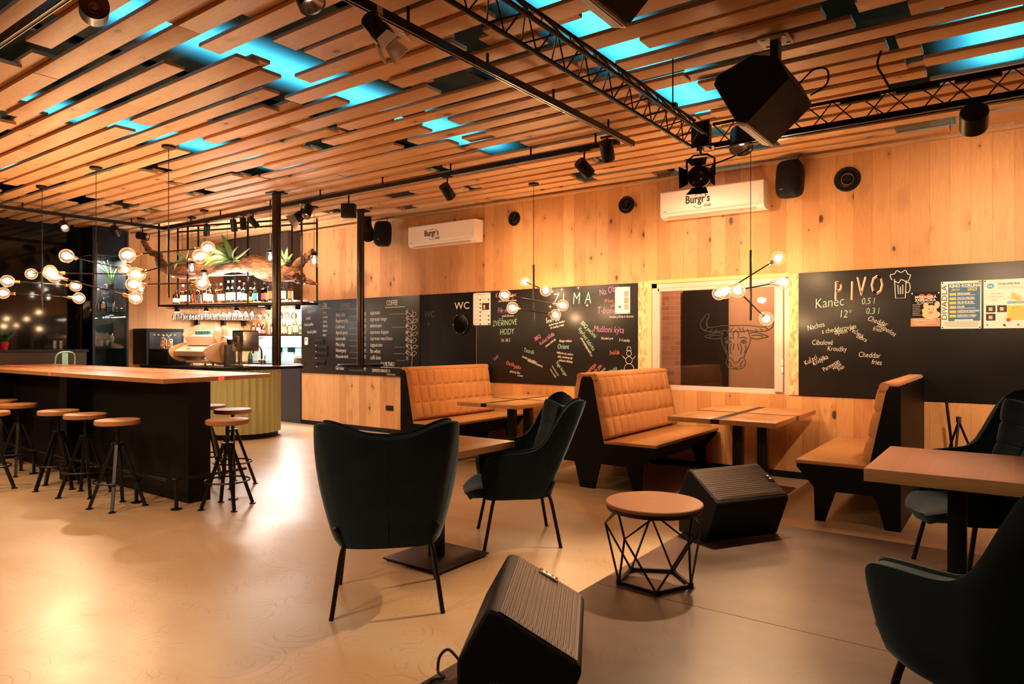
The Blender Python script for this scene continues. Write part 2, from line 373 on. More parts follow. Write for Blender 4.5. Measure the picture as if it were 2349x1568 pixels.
# ------------------------------------------------------------------ text
def text(s, size, loc, mat, parent, rot=0, shear=0, align='LEFT', name='writing', wide=1, bold=0, X=None):
    cu = bpy.data.curves.new('t', 'FONT'); cu.body = s; cu.size = size; cu.shear = shear; cu.align_x = align; cu.offset = bold; cu.extrude = .0006; cu.resolution_u = 2
    t = bpy.data.objects.new('t', cu); C.objects.link(t)
    dg = bpy.context.evaluated_depsgraph_get(); me = bpy.data.meshes.new_from_object(t.evaluated_get(dg))
    bpy.data.objects.remove(t)
    # text plane: local x -> world +X, local y -> world +Z, facing -Y
    T = Matrix.Translation(loc) @ (X if X is not None else Matrix.Identity(4)) @ Matrix.Rotation(R(90), 4, 'X') @ Matrix.Rotation(R(rot), 4, 'Z') @ Matrix.Diagonal((wide, 1, 1, 1))
    me.transform(T); me.name = name
    o = bpy.data.objects.new(name, me); C.objects.link(o); me.materials.clear(); me.materials.append(M[mat]); o.parent = parent
    return o
def stroke(lines, w, mat, parent, name='drawing', y=0):
    """polylines in the wall plane (x,z) drawn as thin tubes at depth y"""
    b = MB()
    for L in lines:
        if len(L) > 1: b.tube([(p[0], y, p[1]) for p in L], w, 5)
    return b.build(name, mat, parent)
def smooth_line(pts, n=6, closed=False):
    out = []; N = len(pts)
    g = lambda i: Vector(pts[i % N]) if closed else Vector(pts[max(0, min(N-1, i))])
    for i in range(N if closed else N-1):
        p0, p1, p2, p3 = g(i-1), g(i), g(i+1), g(i+2)
        for k in range(n):
            t = k/n; out.append(.5*((2*p1)+(p2-p0)*t+(2*p0-5*p1+4*p2-p3)*t*t+(3*p1-p0-3*p2+p3)*t**3))
    if not closed: out.append(Vector(pts[-1]))
    return out
# planks of the ceiling: (y0, y1, x0, x1)
PLANKS = [
(4.57,4.735,-4.04,-0.8,0),(3.865,4.05,-3.1,-0.9,0),(5.51,5.675,-3.93,-0.62,0),(4.805,4.96,-1.48,0.43,0),(5.98,6.145,-3.98,-0.78,0),(4.1,4.255,-1.97,0.12,0),
(2.925,3.11,-3.88,-1.34,0),(6.215,6.39,-2.17,0.96,0),(6.45,6.635,-3.57,-0.95,0),(6.1,6.25,-4.76,-1.18,1),(5.865,6.015,-3.43,-0.78,1),(4.925,5.075,-3.99,-1.44,1),
(7.155,7.33,-4.05,-0.89,0),(4.805,4.96,-4.77,-1.96,0),(6.685,6.85,-3.04,-0.52,0),(4.335,4.49,-2.27,-0.92,0),(5.04,5.225,-1.94,-0.68,0),(4.335,4.49,-5.47,-2.52,0),
(5.63,5.78,-1.16,1.35,1),(6.805,6.955,-2.04,1.16,1),(4.1,4.255,-4.96,-2.51,0),(3.395,3.56,-2.71,-0.1,0),(7.39,7.555,-3.11,-0.48,0),(3.045,3.195,-3.51,-0.9,1),
(3.16,3.315,-4.3,-2.54,0),(5.275,5.43,-1.82,-0.5,0),(5.745,5.9,-2.1,-0.52,0),(6.92,7.075,-1.87,0.6,0),(2.455,2.61,-4.36,-2,0),(2.69,2.875,-3.89,-1.03,0),
(6.335,6.485,-1.33,2.2,1),(5.745,5.9,-5.16,-2.24,0),(1.985,2.15,-5.74,-3.1,0),(3.395,3.56,-4.75,-2.97,0),(2.22,2.375,-7.01,-4.18,0),(7.51,7.655,-2.01,0.32,1),
(5.395,5.545,-1.82,-0.62,1),(3.63,3.785,-3.8,-2.46,0),(5.04,5.225,-3.99,-2.43,0),(6.45,6.635,-0.94,2.4,0),(5.275,5.43,-4.38,-2.39,0),(6.215,6.39,-4.49,-2.36,0),
(2.925,3.11,-6.32,-4.38,0),(3.395,3.56,-8.34,-5.04,0),(3.16,3.315,-7.69,-4.69,0),(3.865,4.05,-5.32,-3.64,0),(6.57,6.72,-2.15,-0.67,1),(4.69,4.84,-3.32,-1.96,1),
(4.455,4.605,-0.76,0.1,1),(5.16,5.31,-0.58,1.74,1),(5.04,5.225,-7.23,-4.47,0),(4.335,4.49,-0.73,2.4,0),(6.45,6.635,-6.38,-3.7,0),(2.455,2.61,-7.41,-4.81,0),
(2.69,2.875,-5.88,-4.3,0),(4.57,4.735,-0.5,2.4,0),(5.51,5.675,-7.59,-4.44,0),(4.57,4.735,-6.79,-4.37,0),(6.685,6.85,-5.45,-3.04,0),(5.98,6.145,-6.73,-3.98,0),
(6.215,6.39,-7.52,-4.5,0),(5.04,5.225,-0.62,2.4,0),(4.1,4.255,-8.09,-5.11,0),(3.865,4.05,-7.71,-5.32,0),(3.985,4.135,-1.97,-1.35,1),(5.63,5.78,-7.72,-4.56,1),
(3.63,3.785,-6.37,-4.41,0),(7.51,7.655,-6.96,-3.56,1),(2.22,2.375,-4.18,-1.13,0),(3.28,3.43,-3.98,-2.97,1),(1.75,1.905,-5.2,-2.95,0),(5.395,5.545,-3.75,-2.39,1),
(3.515,3.665,-2.84,-2.14,1),(2.69,2.875,-8.15,-5.88,0),(2.34,2.49,-3.78,-1.89,1),(7.155,7.33,-7,-4.26,0),(1.515,1.69,-5.22,-2.68,0),(6.92,7.075,-3.94,-2.23,0),
(3.63,3.785,-1.99,1.19,0),(4.22,4.37,-3.25,-2.36,1),(7.39,7.555,-5.61,-3.4,0),(4.22,4.37,-1.56,-1.07,1),(5.745,5.9,-8.5,-5.44,0),(4.805,4.96,-7.18,-4.96,0),
(6.92,7.075,-8.31,-5.14,0),(5.51,5.675,-0.51,2.4,0),(6.1,6.25,-8.32,-5.31,1),(4.335,4.49,-8.28,-5.79,0),(7.04,7.19,-7,-4.39,1),(3.63,3.785,-10.06,-6.87,0),
(6.45,6.635,-10.1,-6.87,0),(5.275,5.43,-6.39,-4.54,0),(2.105,2.255,-4.25,-1.71,1),(7.275,7.425,-2.84,-1.61,1),(5.04,5.225,-10.21,-7.23,0),(5.395,5.545,-6.32,-4.44,1),
(4.455,4.605,-3.32,-2.52,1),(3.515,3.665,-6.37,-4.83,1),(6.335,6.485,-3.56,-2.36,1),(6.805,6.955,-3.94,-2.54,1),(2.925,3.11,-10.46,-7.37,0),(1.635,1.785,-4.72,-1.97,1),
(5.98,6.145,-9.86,-6.73,0),(4.69,4.84,-0.34,-0.05,1),(6.57,6.72,-5.45,-3.7,1),(5.98,6.145,-0.51,2.4,0),(7.155,7.33,-10.84,-7.35,0),(3.28,3.43,-10.11,-7.19,1),
(6.685,6.85,-8.03,-5.68,0),(5.63,5.78,-3.06,-2.24,1),(3.045,3.195,-9.94,-7.2,1),(4.57,4.735,-10.08,-7.4,0),(5.395,5.545,-11.25,-7.79,1),(4.925,5.075,-6.91,-5.3,1),
(7.39,7.555,-8.17,-5.89,0),(5.51,5.675,-10.29,-7.6,0),(4.455,4.605,-5.47,-4.37,1),(4.69,4.84,-6.32,-4.96,1),(5.275,5.43,-8.48,-6.39,0),(5.865,6.015,-7.28,-5.44,1),
(6.685,6.85,-0.51,2.4,0),(6.215,6.39,-10.02,-7.53,0),(5.16,5.31,-9.4,-7.01,1),(3.16,3.315,-10.11,-7.69,0),(5.16,5.31,-3.07,-2.43,1),(3.985,4.135,-3.1,-2.6,1),
(4.455,4.605,-7.36,-5.79,1),(4.455,4.605,-1.57,-1.24,1),(6.335,6.485,-11.39,-8.05,1),(6.805,6.955,-5.65,-4.22,1),(1.87,2.02,-7.28,-5.44,1),(5.63,5.78,-2.1,-1.58,1),
(3.865,4.05,-10.09,-8.06,0),(7.155,7.33,-0.42,2.4,0),(7.275,7.425,-10.36,-7.38,1),(1.985,2.15,-8.04,-5.75,0),(3.75,3.9,-6.08,-5.03,1),(3.395,3.56,-10.8,-8.35,0),
(2.575,2.725,-8.75,-6.97,1),(7.04,7.19,-3.06,-2.23,1),(5.63,5.78,-11.3,-8.42,1),(5.865,6.015,-11.24,-8.39,1),(7.39,7.555,-0.47,2.4,0),(4.22,4.37,-10.1,-7.9,1),
(3.865,4.05,-12.88,-10.1,0),(7.51,7.655,-10.86,-7.92,1),(2.81,2.96,-4.9,-4.3,1),(6.57,6.72,-9.43,-7.23,1),(3.985,4.135,-5.18,-4.43,1),(7.04,7.19,-11.18,-8.39,1),
(4.1,4.255,-10.1,-8.1,0),(3.75,3.9,-10.23,-8.15,1),(7.275,7.425,-0.3,2.4,1),(7.04,7.19,-1.85,-1.31,1),(5.98,6.145,-12.88,-9.87,0),(6.45,6.635,-12.88,-10.1,0),
(6.215,6.39,-12.88,-10.02,0),(5.275,5.43,-10.74,-8.48,0),(6.805,6.955,-8.03,-6.32,1),(7.275,7.425,-5.61,-4.41,1),(3.28,3.43,-1.94,-0.48,1),(4.925,5.075,-0.84,-0.62,1),
(6.335,6.485,-4.53,-3.7,1),(3.985,4.135,-9.9,-8.06,1),(6.57,6.72,-3.57,-2.9,1),(4.335,4.49,-12.88,-10.13,0),(5.745,5.9,-10.57,-8.51,0),(5.16,5.31,-5.32,-4.54,1),
(6.685,6.85,-10.46,-8.44,0),(2.81,2.96,-7.99,-6.83,1),(7.39,7.555,-10.2,-8.17,0),(2.575,2.725,-3.14,-2.89,1),(6.92,7.075,-5.13,-4.22,0),(6.92,7.075,-10.46,-8.32,0),
(4.69,4.84,-10.11,-8.28,1),(5.51,5.675,-12.88,-10.29,0),(4.925,5.075,-10.9,-8.87,1),(3.515,3.665,-8,-6.87,1),(5.04,5.225,-12.88,-10.63,0),(7.39,7.555,-12.88,-10.2,0),
(3.63,3.785,-12.88,-10.07,0),(2.925,3.11,-7.37,-6.6,0),(4.335,4.49,-10.12,-8.47,0),(5.865,6.015,-5.16,-4.43,1),(4.455,4.605,-10.08,-8.47,1),(6.685,6.85,-12.88,-10.47,0),
(4.805,4.96,-8.39,-7.23,0),(2.455,2.61,-10.53,-7.41,0),(4.57,4.735,-12.88,-10.7,0),(2.69,2.875,-10.34,-8.16,0),(6.92,7.075,-12.88,-10.46,0),(5.745,5.9,-12.88,-10.57,0),
(4.805,4.96,-12.88,-10.67,0),(4.1,4.255,-12.88,-10.71,0),(5.275,5.43,-12.88,-10.75,0),(6.57,6.72,-11.83,-9.84,1),(7.155,7.33,-12.88,-10.84,0),(4.22,4.37,-4.96,-4.5,1),
(6.1,6.25,-11.52,-9.69,1),(3.515,3.665,-3.87,-3.58,1),(2.34,2.49,-7.61,-6.87,1),(3.28,3.43,-6.4,-5.85,1),(6.57,6.72,-6.47,-5.68,1),(4.805,4.96,-10.11,-8.87,0),
(4.22,4.37,-6.33,-5.76,1),(6.335,6.485,-6.38,-5.66,1),(6.805,6.955,-11.46,-9.87,1),(3.75,3.9,-12.88,-11.16,1),(5.16,5.31,-4.38,-4.03,1),(3.75,3.9,-3.8,-3.58,1),
(3.985,4.135,-7.71,-7.09,1),(3.985,4.135,-12.88,-11.33,1),(1.75,1.905,-8.87,-5.71,0),(4.22,4.37,-4.38,-4.12,1),(4.455,4.605,-12.88,-11.45,1),(4.22,4.37,-12.88,-11.5,1),
(4.22,4.37,-5.43,-5.11,1),(7.275,7.425,-6.44,-5.89,1),(3.395,3.56,-12.88,-10.81,0),(5.16,5.31,-11.68,-10.63,1),(4.69,4.84,-11.67,-10.67,1),(7.275,7.425,-12.88,-11.61,1),
(6.805,6.955,-9.17,-8.44,1),(2.105,2.255,-7.01,-6.67,1),(2.81,2.96,-5.52,-5.3,1),(7.51,7.655,-2.33,-2.12,1),(7.04,7.19,-7.9,-7.35,1),(7.51,7.655,-12.88,-11.73,1),
(2.22,2.375,-10.4,-7.25,0),(4.925,5.075,-12.88,-11.89,1),(3.985,4.135,-6.28,-6.01,1),(3.515,3.665,-9.49,-8.96,1),(7.04,7.19,-12.88,-11.91,1),(5.16,5.31,-12.88,-12.1,1),
(5.865,6.015,-12.88,-12.13,1),(6.335,6.485,-7.18,-6.87,1),(4.69,4.84,-7.68,-7.4,1),(3.515,3.665,-12.88,-11.59,1),(6.1,6.25,-12.88,-12.18,1),(5.63,5.78,-12.88,-12.19,1),
(6.805,6.955,-12.88,-12.23,1),(4.69,4.84,-12.88,-12.37,1),(5.395,5.545,-12.88,-12.44,1),(6.57,6.72,-12.88,-12.43,1),(2.105,2.255,-8.43,-7.25,1),(6.335,6.485,-12.88,-12.48,1),
(3.16,3.315,-12.88,-10.61,0),(2.81,2.96,-10.02,-9.57,1),(3.515,3.665,-10.97,-10.77,1),(1.28,1.435,-5.28,-2.66,0),(1.515,1.69,-7.57,-5.22,0),(1.87,2.02,-3.92,-1.71,1),
(3.16,3.315,-2.05,0.21,0),(4.22,4.37,-0.57,1.64,1),(4.925,5.075,0.04,2.4,1),(5.275,5.43,0.05,2.4,0),(5.745,5.9,0.05,2.4,0),(7.04,7.19,0.07,2.4,1)
]
# ================================================================== room
XL, XR, YF, YB, ZC = -12.9, 2.7, -3.2, 7.7, 3.95
struct(MB().b2(XL, XR, YF, 8.5, -.1, 0).build('floor', 'concrete'))
struct(MB().b2(XL-.2, XR+.2, YF-.2, 8.7, ZC, ZC+.1).build('ceiling_slab', 'slab'))['label'] = 'painted slab above the hung planks'
bpy.data.objects['ceiling_slab'].name = 'ceiling'
ceil = bpy.data.objects['ceiling']
rnd = random.Random(5)
rest = MB()
for i, (y0, y1, x0, x1, up) in enumerate(PLANKS):
    z = 3.40 + rnd.choice((0, 0, .006)) + .034*up; tk = .027
    if i < 99: MB().b2(x0, x1, y0+.002, y1-.002, z, z+tk, .003).build('ceiling_plank', 'oak_plank', ceil, ang=50)
    else: rest.b2(x0, x1, y0+.002, y1-.002, z, z+tk)
rest.build('ceiling_plank', 'oak_plank', ceil, smooth=False)['kind'] = 'stuff'
b = MB()
for x in (-11.6, -9.9, -8.1, -6.1, -5.15, -3.3, -1.35, .3): b.b2(x, x+.05, .2, 7.7, 3.468, 3.51)
struct(b.build('trim_1', 'black_matte', smooth=False), 'dark battens that carry the ceiling planks')
# walls
def wl(name, boxes, mat):
    b = MB()
    for q in boxes: b.b2(*q)
    return struct(b.build(name, mat, smooth=False))
WX0, WX1, WZ0, WZ1 = -3.52, -1.95, .88, 2.15
wl('wall_back', [(-10.26, XR, YB, YB+.2, 2.18, ZC), (-10.26, XR, YB, YB+.2, 0, .885), (-10.26, WX0-.06, YB, YB+.2, .88, 2.18), (WX1+.02, XR, YB, YB+.2, .88, 2.18)], 'oak_wall')
wl('wall_left', [(XL-.2, XL, 5.6, 8.5, 0, ZC)], 'oak_wall_x')
wl('wall_niche', [(XL, -10.0, 8.4, 8.6, 0, ZC)], 'oak_wall')
wl('wall_left_dark', [(XL-.2, XL, YF, 5.6, 0, ZC)], 'black_panel')
wl('wall_right', [(XR, XR+.2, YF, 8.0, 0, ZC)], 'oak_wall_x')
wl('wall_front', [(XL, XR, YF-.2, YF, 0, ZC)], 'oak_wall')
b = MB(); b.b2(-10.26, -6.2, YB-.012, YB, 0, .07); b.b2(-6.1, XR, YB-.012, YB, 0, .07)
struct(b.build('baseboard_back', 'black_matte', smooth=False))
wl('trim_2', [(XL, XR, 7.655, 7.69, 3.37, 3.40)], 'oak_plank')['label'] = 'thin wooden strip where planks meet the wall'
# stage
st = MB().b2(-1.9, XR-.01, YF+.01, 5.28, 0, .1).build('stage', 'stage_floor')
tag(st, 'low brown stage platform under the round side table and floor monitors', 'stage')
MB().b2(-1.899, XR-.02, 3.395, 3.398, .1, .1008).build('seam', 'black_matte', st)
# OSB strips and window
wl('trim_3', [(-3.71, -3.58, YB-.01, YB+.02, .885, 2.18)], 'osb')['label'] = 'raw chipboard strip left of the window'
wl('trim_4', [(-1.95, -1.852, YB-.01, YB+.02, .885, 2.18)], 'osb')['label'] = 'raw chipboard strip right of the window'
wl('trim_5', [(-3.585, WX1, YB-.012, YB+.02, 2.15, 2.19), (-3.585, WX0-.015, YB-.012, YB+.02, .885, 2.15)], 'foam')['label'] = 'strip of greenish mounting foam round the window'
wn = thing('window_1', 'window with a bull head drawn on the glass', None, (0, 0, 0)); wn['kind'] = 'structure'; del wn['label']
b = MB(); x0, x1, z0, z1 = WX0-.015, WX1, WZ0, WZ1
for q in ((x0, x0+.07, z0, z1), (x1-.05, x1, z0, z1), (x0, x1, z1-.06, z1)): b.b2(q[0], q[1], YB+.0, YB+.06, q[2], q[3], .004)
b.b2(x0+.07, x1-.05, YB+.02, YB+.06, z0, z0+.03)
b.build('window_frame', 'pvc', wn)
b = MB()
for q in ((x0+.075, x0+.105, z0+.03, z1-.06), (x1-.15, x1-.06, z0+.03, z1-.06), (x0+.08, x1-.06, z1-.1, z1-.062)): b.b2(q[0], q[1], YB-.012, YB+.05, q[2], q[3], .004)
b.b2(x0+.08, x1-.06, YB+.03, YB+.06, z0+.03, z0+.06)
b.build('sash', 'pvc', wn)
b = MB()
for (x, z) in ((x0+.03, .98), (x0+.03, 1.08), (x1-.075, 1.2), (x1-.075, 1.12)): b.b2(x, x+.02, YB-.03, YB-.01, z, z+.06, .004)
b.build('hinge', 'white_plastic', wn)
MB().b2(x0+.1, x1-.14, YB+.032, YB+.036, z0+.04, z1-.07).build('pane', 'pane_glass', wn)
# what lies behind the glass
wl('wall_outer_1', [(-6.5, -3.95, 9.6, 9.8, 0, 3)], 'brick_wall')
wl('wall_outer_2', [(-3.95, .5, 9.7, 9.8, 0, 3)], 'plaster_haze')
wl('floor_outer', [(-6.5, .5, 7.9, 9.8, -.1, 0)], 'stage_floor')
wl('door_2', [(-3.9, -3.25, 9.55, 9.62, 0, 2.2)], 'black_matte')
lamp('POINT', 'outer_fill', (-2.9, 8.6, 2.7), 150, (1, .7, .5), size=.1)  # unseen lamp added to brighten the space behind the window
# bull drawing on the window (traced outlines, thin black lines)
def mir(L): return [[(-x, z) for x, z in p] for p in L]
bull = [smooth_line([(0, .40), (.07, .395), (.12, .41), (.20, .40), (.30, .40), (.37, .45), (.375, .52), (.335, .60)]),
        smooth_line([(.335, .60), (.30, .64), (.285, .61), (.31, .53), (.30, .46), (.24, .455), (.17, .47), (.11, .475), (.0, .475)]),
        smooth_line([(.13, .37), (.2, .385), (.27, .36), (.33, .335), (.27, .31), (.2, .30), (.145, .32)]),
        smooth_line([(.16, .345), (.22, .35), (.28, .335)]),
        smooth_line([(.12, .43), (.14, .36), (.15, .28), (.13, .2), (.1, .12), (.085, .06), (.10, .0), (.08, -.07), (.03, -.09), (0, -.09)]),
        smooth_line([(.085, .06), (.05, .05), (.02, .0), (0, -.01)]), smooth_line([(.08, .02), (.05, -.02), (.055, -.05), (.03, -.055)]),
        smooth_line([(.05, .27), (.085, .29), (.115, .26), (.08, .245), (.05, .27)]), smooth_line([(.04, .31), (.08, .325), (.12, .30)]),
        smooth_line([(.045, .25), (.06, .18), (.05, .1)]), smooth_line([(.1, .23), (.105, .17), (.085, .12)]),
        smooth_line([(.0, .42), (.03, .36), (.02, .30)]), smooth_line([(.03, .45), (.06, .4)]), smooth_line([(.07, .45), (.09, .38)]), smooth_line([(.02, .24), (.03, .16)]),
        smooth_line([(.2, .43), (.22, .40)]), smooth_line([(.25, .43), (.27, .405)]), smooth_line([(.3, .45), (.33, .42)])]
k = lambda L: [[(-2.53+p[0]*1.08, 1.225+p[1]*.86) for p in q] for q in L]
stroke(k(bull+mir(bull)), .0062, 'ink', wn, 'bull_drawing', YB+.028)
b = MB(); b.lathe([(0, 0), (.016, 0), (.016, .003), (0, .003)], (0, 0, 0), 10, Matrix.Rotation(R(90), 4, 'X')); 
e = b.build('bull_drawing', 'ink', wn); e.location = (-2.53+.088, YB+.028, 1.225+.225)
e2 = e.copy(); C.objects.link(e2); e2.location = (-2.53-.088, YB+.028, 1.225+.225)
e3 = e.copy(); C.objects.link(e3); e3.location = (-2.53, YB+.028, 1.155); e3.scale = (1.8, 1, .8)
# ------------------------------------------------------------------ chalkboards
def board(x0, x1, z0, z1, label):
    o = thing('chalkboard', label, 'chalkboard', ((x0+x1)/2, YB, z0))
    MB().b2(x0-(x0+x1)/2, x1-(x0+x1)/2, -.014, -.0015, 0, z1-z0, .001).build('panel', 'chalkboard', o)
    o['ox'] = (x0+x1)/2; o['oz'] = z0
    return o
def bt(o, s, size, px, pz, mat='chalk', rot=0, shear=.15, wide=.9, bold=None, name='chalk_writing', align='LEFT'):
    bold = -.012*size; size *= .92; wide *= .86
    return text(s, size, (px-o['ox'], -.0155, pz-o['oz']), mat, o, rot, shear, align, name, wide, bold)
def bl(o, lines, w, mat, name='chalk_drawing'):
    return stroke([[(x-o['ox'], z-o['oz']) for x, z in L] for L in lines], w, mat, o, name, -.015)
A = board(-10.25, -7.36, .905, 2.17, 'chalk menu board with drinks and COFFEE prices beside the bar')
bt(A, 'COFFEE', .13, -8.09, 2.03, shear=0, wide=.72); bl(A, [[(-8.12, 2.0), (-7.68, 2.0)]], .004, 'chalk')
for i, (t, p) in enumerate((('espresso', '45'), ('espresso lungo', '45'), ('americano', '45'), ('espresso doppio', '60'), ('espresso macchiato', '55'), ('cappuccino', '65'), ('flat white', '75'), ('caffè latte', '75'))):
    z = 1.895-i*.104; bt(A, t, .105, -8.47, z, wide=.78); bt(A, p, .09, -7.66, z, wide=.8); bl(A, [[(-8.47+.055*len(t), z-.004), (-7.68, z-.004)]], .0012, 'chalk')
bt(A, 'NA MLÝNKU', .11, -8.22, 1.065, shear=0, wide=.62); bl(A, [[(-8.22, 1.045), (-7.68, 1.045)]], .003, 'chalk')
bt(A, 'ESPRESSO:BRAZIL D', .08, -8.42, .965, shear=0, wide=.75); bt(A, '– NAŠE PRAŽENÍ –', .04, -8.1, .92, shear=0)
bt(A, 'ČAJ', .12, -9.66, 2.05, shear=0, wide=.7); bl(A, [[(-9.7, 2.03), (-9.45, 2.03)]], .003, 'chalk')
for i, t in enumerate(('černý', 'ovocný', 'zelený', 'bylinný', 'zázvor', 'máta')): bt(A, t, .075, -9.66, 1.94-i*.078, wide=.75)
bt(A, 'DRINKY', .13, -9.2, 2.03, 'ink_grey', shear=0, wide=.7); bl(A, [[(-9.22, 2.0), (-8.7, 2.0)]], .003, 'ink_grey')
for i, t in enumerate(('Bitter lahk', 'Raspberry fizz', 'Cold rose', 'Aperol spritz', 'Limoncello', 'Mint julep', 'Hemingway', 'Moscow mule', '', 'Gin tonic')):
    if not t: continue
    z = 1.88-i*.1; bt(A, t, .1, -9.32, z, wide=.72); bt(A, '92', .085, -8.62, z, wide=.8); bl(A, [[(-8.98, z), (-8.64, z)]], .0012, 'chalk')
for t, x, z, r in (('Kakaové', -10.22, 2.0, 18), ('Cappuccino', -10.08, 1.96, 6), ('Svařák', -10.12, 1.84, 3), ('Horké jablko', -10.17, 1.73, 2), ('Osvalé jablko', -10.09, 1.60, 2)): bt(A, t, .082, x, z, rot=r, wide=.75)
# coffee branch
L = [smooth_line([(-7.55, .95), (-7.52, 1.2), (-7.54, 1.5), (-7.5, 1.8), (-7.52, 1.95)])]
for i in range(7):
    z = 1.25+i*.1; s = 1 if i % 2 else -1; x = -7.53
    L.append(smooth_line([(x, z), (x+s*.06, z+.05), (x+s*.13, z+.04), (x+s*.07, z), (x, z)])); L.append(smooth_line([(x, z), (x-s*.05, z+.06), (x-s*.10, z+.03), (x-s*.05, z-.01), (x, z)]))
bl(A, L, .0026, 'chalk')
# writing on the right hand board: beer list
D = board(-1.85, XR, .885, 2.18, 'large chalkboard headed PIVO right of the window')
def double(s, size, x, z, **k):
    bt(D, s, size, x, z, 'chalk', shear=.05, wide=.60); bt(D, s, size, x+.008, z-.006, 'chalk_red', shear=.05, wide=.60)
for t, x, z in (('P', -1.51, 1.88), ('I', -1.36, 1.875), ('V', -1.30, 1.915), ('O', -1.175, 1.925)): double(t, .31, x, z)
bt(D, 'Kanec', .16, -1.69, 1.80, 'chalk_green', rot=5, wide=.9); bt(D, '12°', .12, -1.46, 1.70, 'chalk_green')
bt(D, '0,5 l', .10, -1.25, 1.83, 'chalk_green'); bt(D, '0,3 l', .10, -1.21, 1.73, 'chalk_green')
for t, x, z, r, s in (('Nachos', -1.76, 1.57, 14, .085), ('s cheddarovým', -1.62, 1.535, 9, .08), ('dipem', -1.50, 1.525, 8, .075), ('Cheddar', -1.20, 1.67, -22, .08), ('jalapeños', -1.11, 1.61, -35, .075), ('fries', -1.15, 1.565, -12, .07),
                      ('Pečená', -1.36, 1.57, -35, .07), ('žebra', -1.30, 1.50, -30, .07), ('Cibulové', -1.72, 1.42, 0, .085), ('Kroužky', -1.57, 1.36, -2, .08), ('Kuřecí', -1.78, 1.20, 33, .08), ('Křidýlka', -1.70, 1.20, 30, .075),
                      ('Parmesan', -1.60, 1.14, 33, .07), ('vejsle', -1.51, 1.16, 33, .065), ('fries', -1.46, 1.15, 33, .06), ('Cheddar', -1.28, 1.30, -3, .085), ('fries', -1.16, 1.23, -6, .08)): bt(D, t, s, x, z, rot=r, wide=.85)
MUG = [smooth_line([(-.98, 2.07), (-1.0, 2.12), (-.95, 2.13), (-.92, 2.16), (-.87, 2.14), (-.82, 2.16), (-.79, 2.12), (-.76, 2.11), (-.78, 2.06), (-.8, 2.05)]), [(-.95, 2.08), (-.935, 1.89), (-.82, 1.89), (-.81, 2.06)],
       smooth_line([(-.81, 2.04), (-.77, 2.03), (-.765, 1.97), (-.79, 1.94), (-.815, 1.95)]), smooth_line([(-.95, 2.06), (-.9, 2.04), (-.87, 2.07), (-.82, 2.05)]), [(-.91, 2.02), (-.90, 1.93)], [(-.88, 2.0), (-.875, 1.93)], [(-.85, 2.02), (-.85, 1.93)]]
bl(D, [[(-.905+(p[0]+.88)*.72, p[1]-.01) for p in L] for L in MUG], .0035, 'chalk')
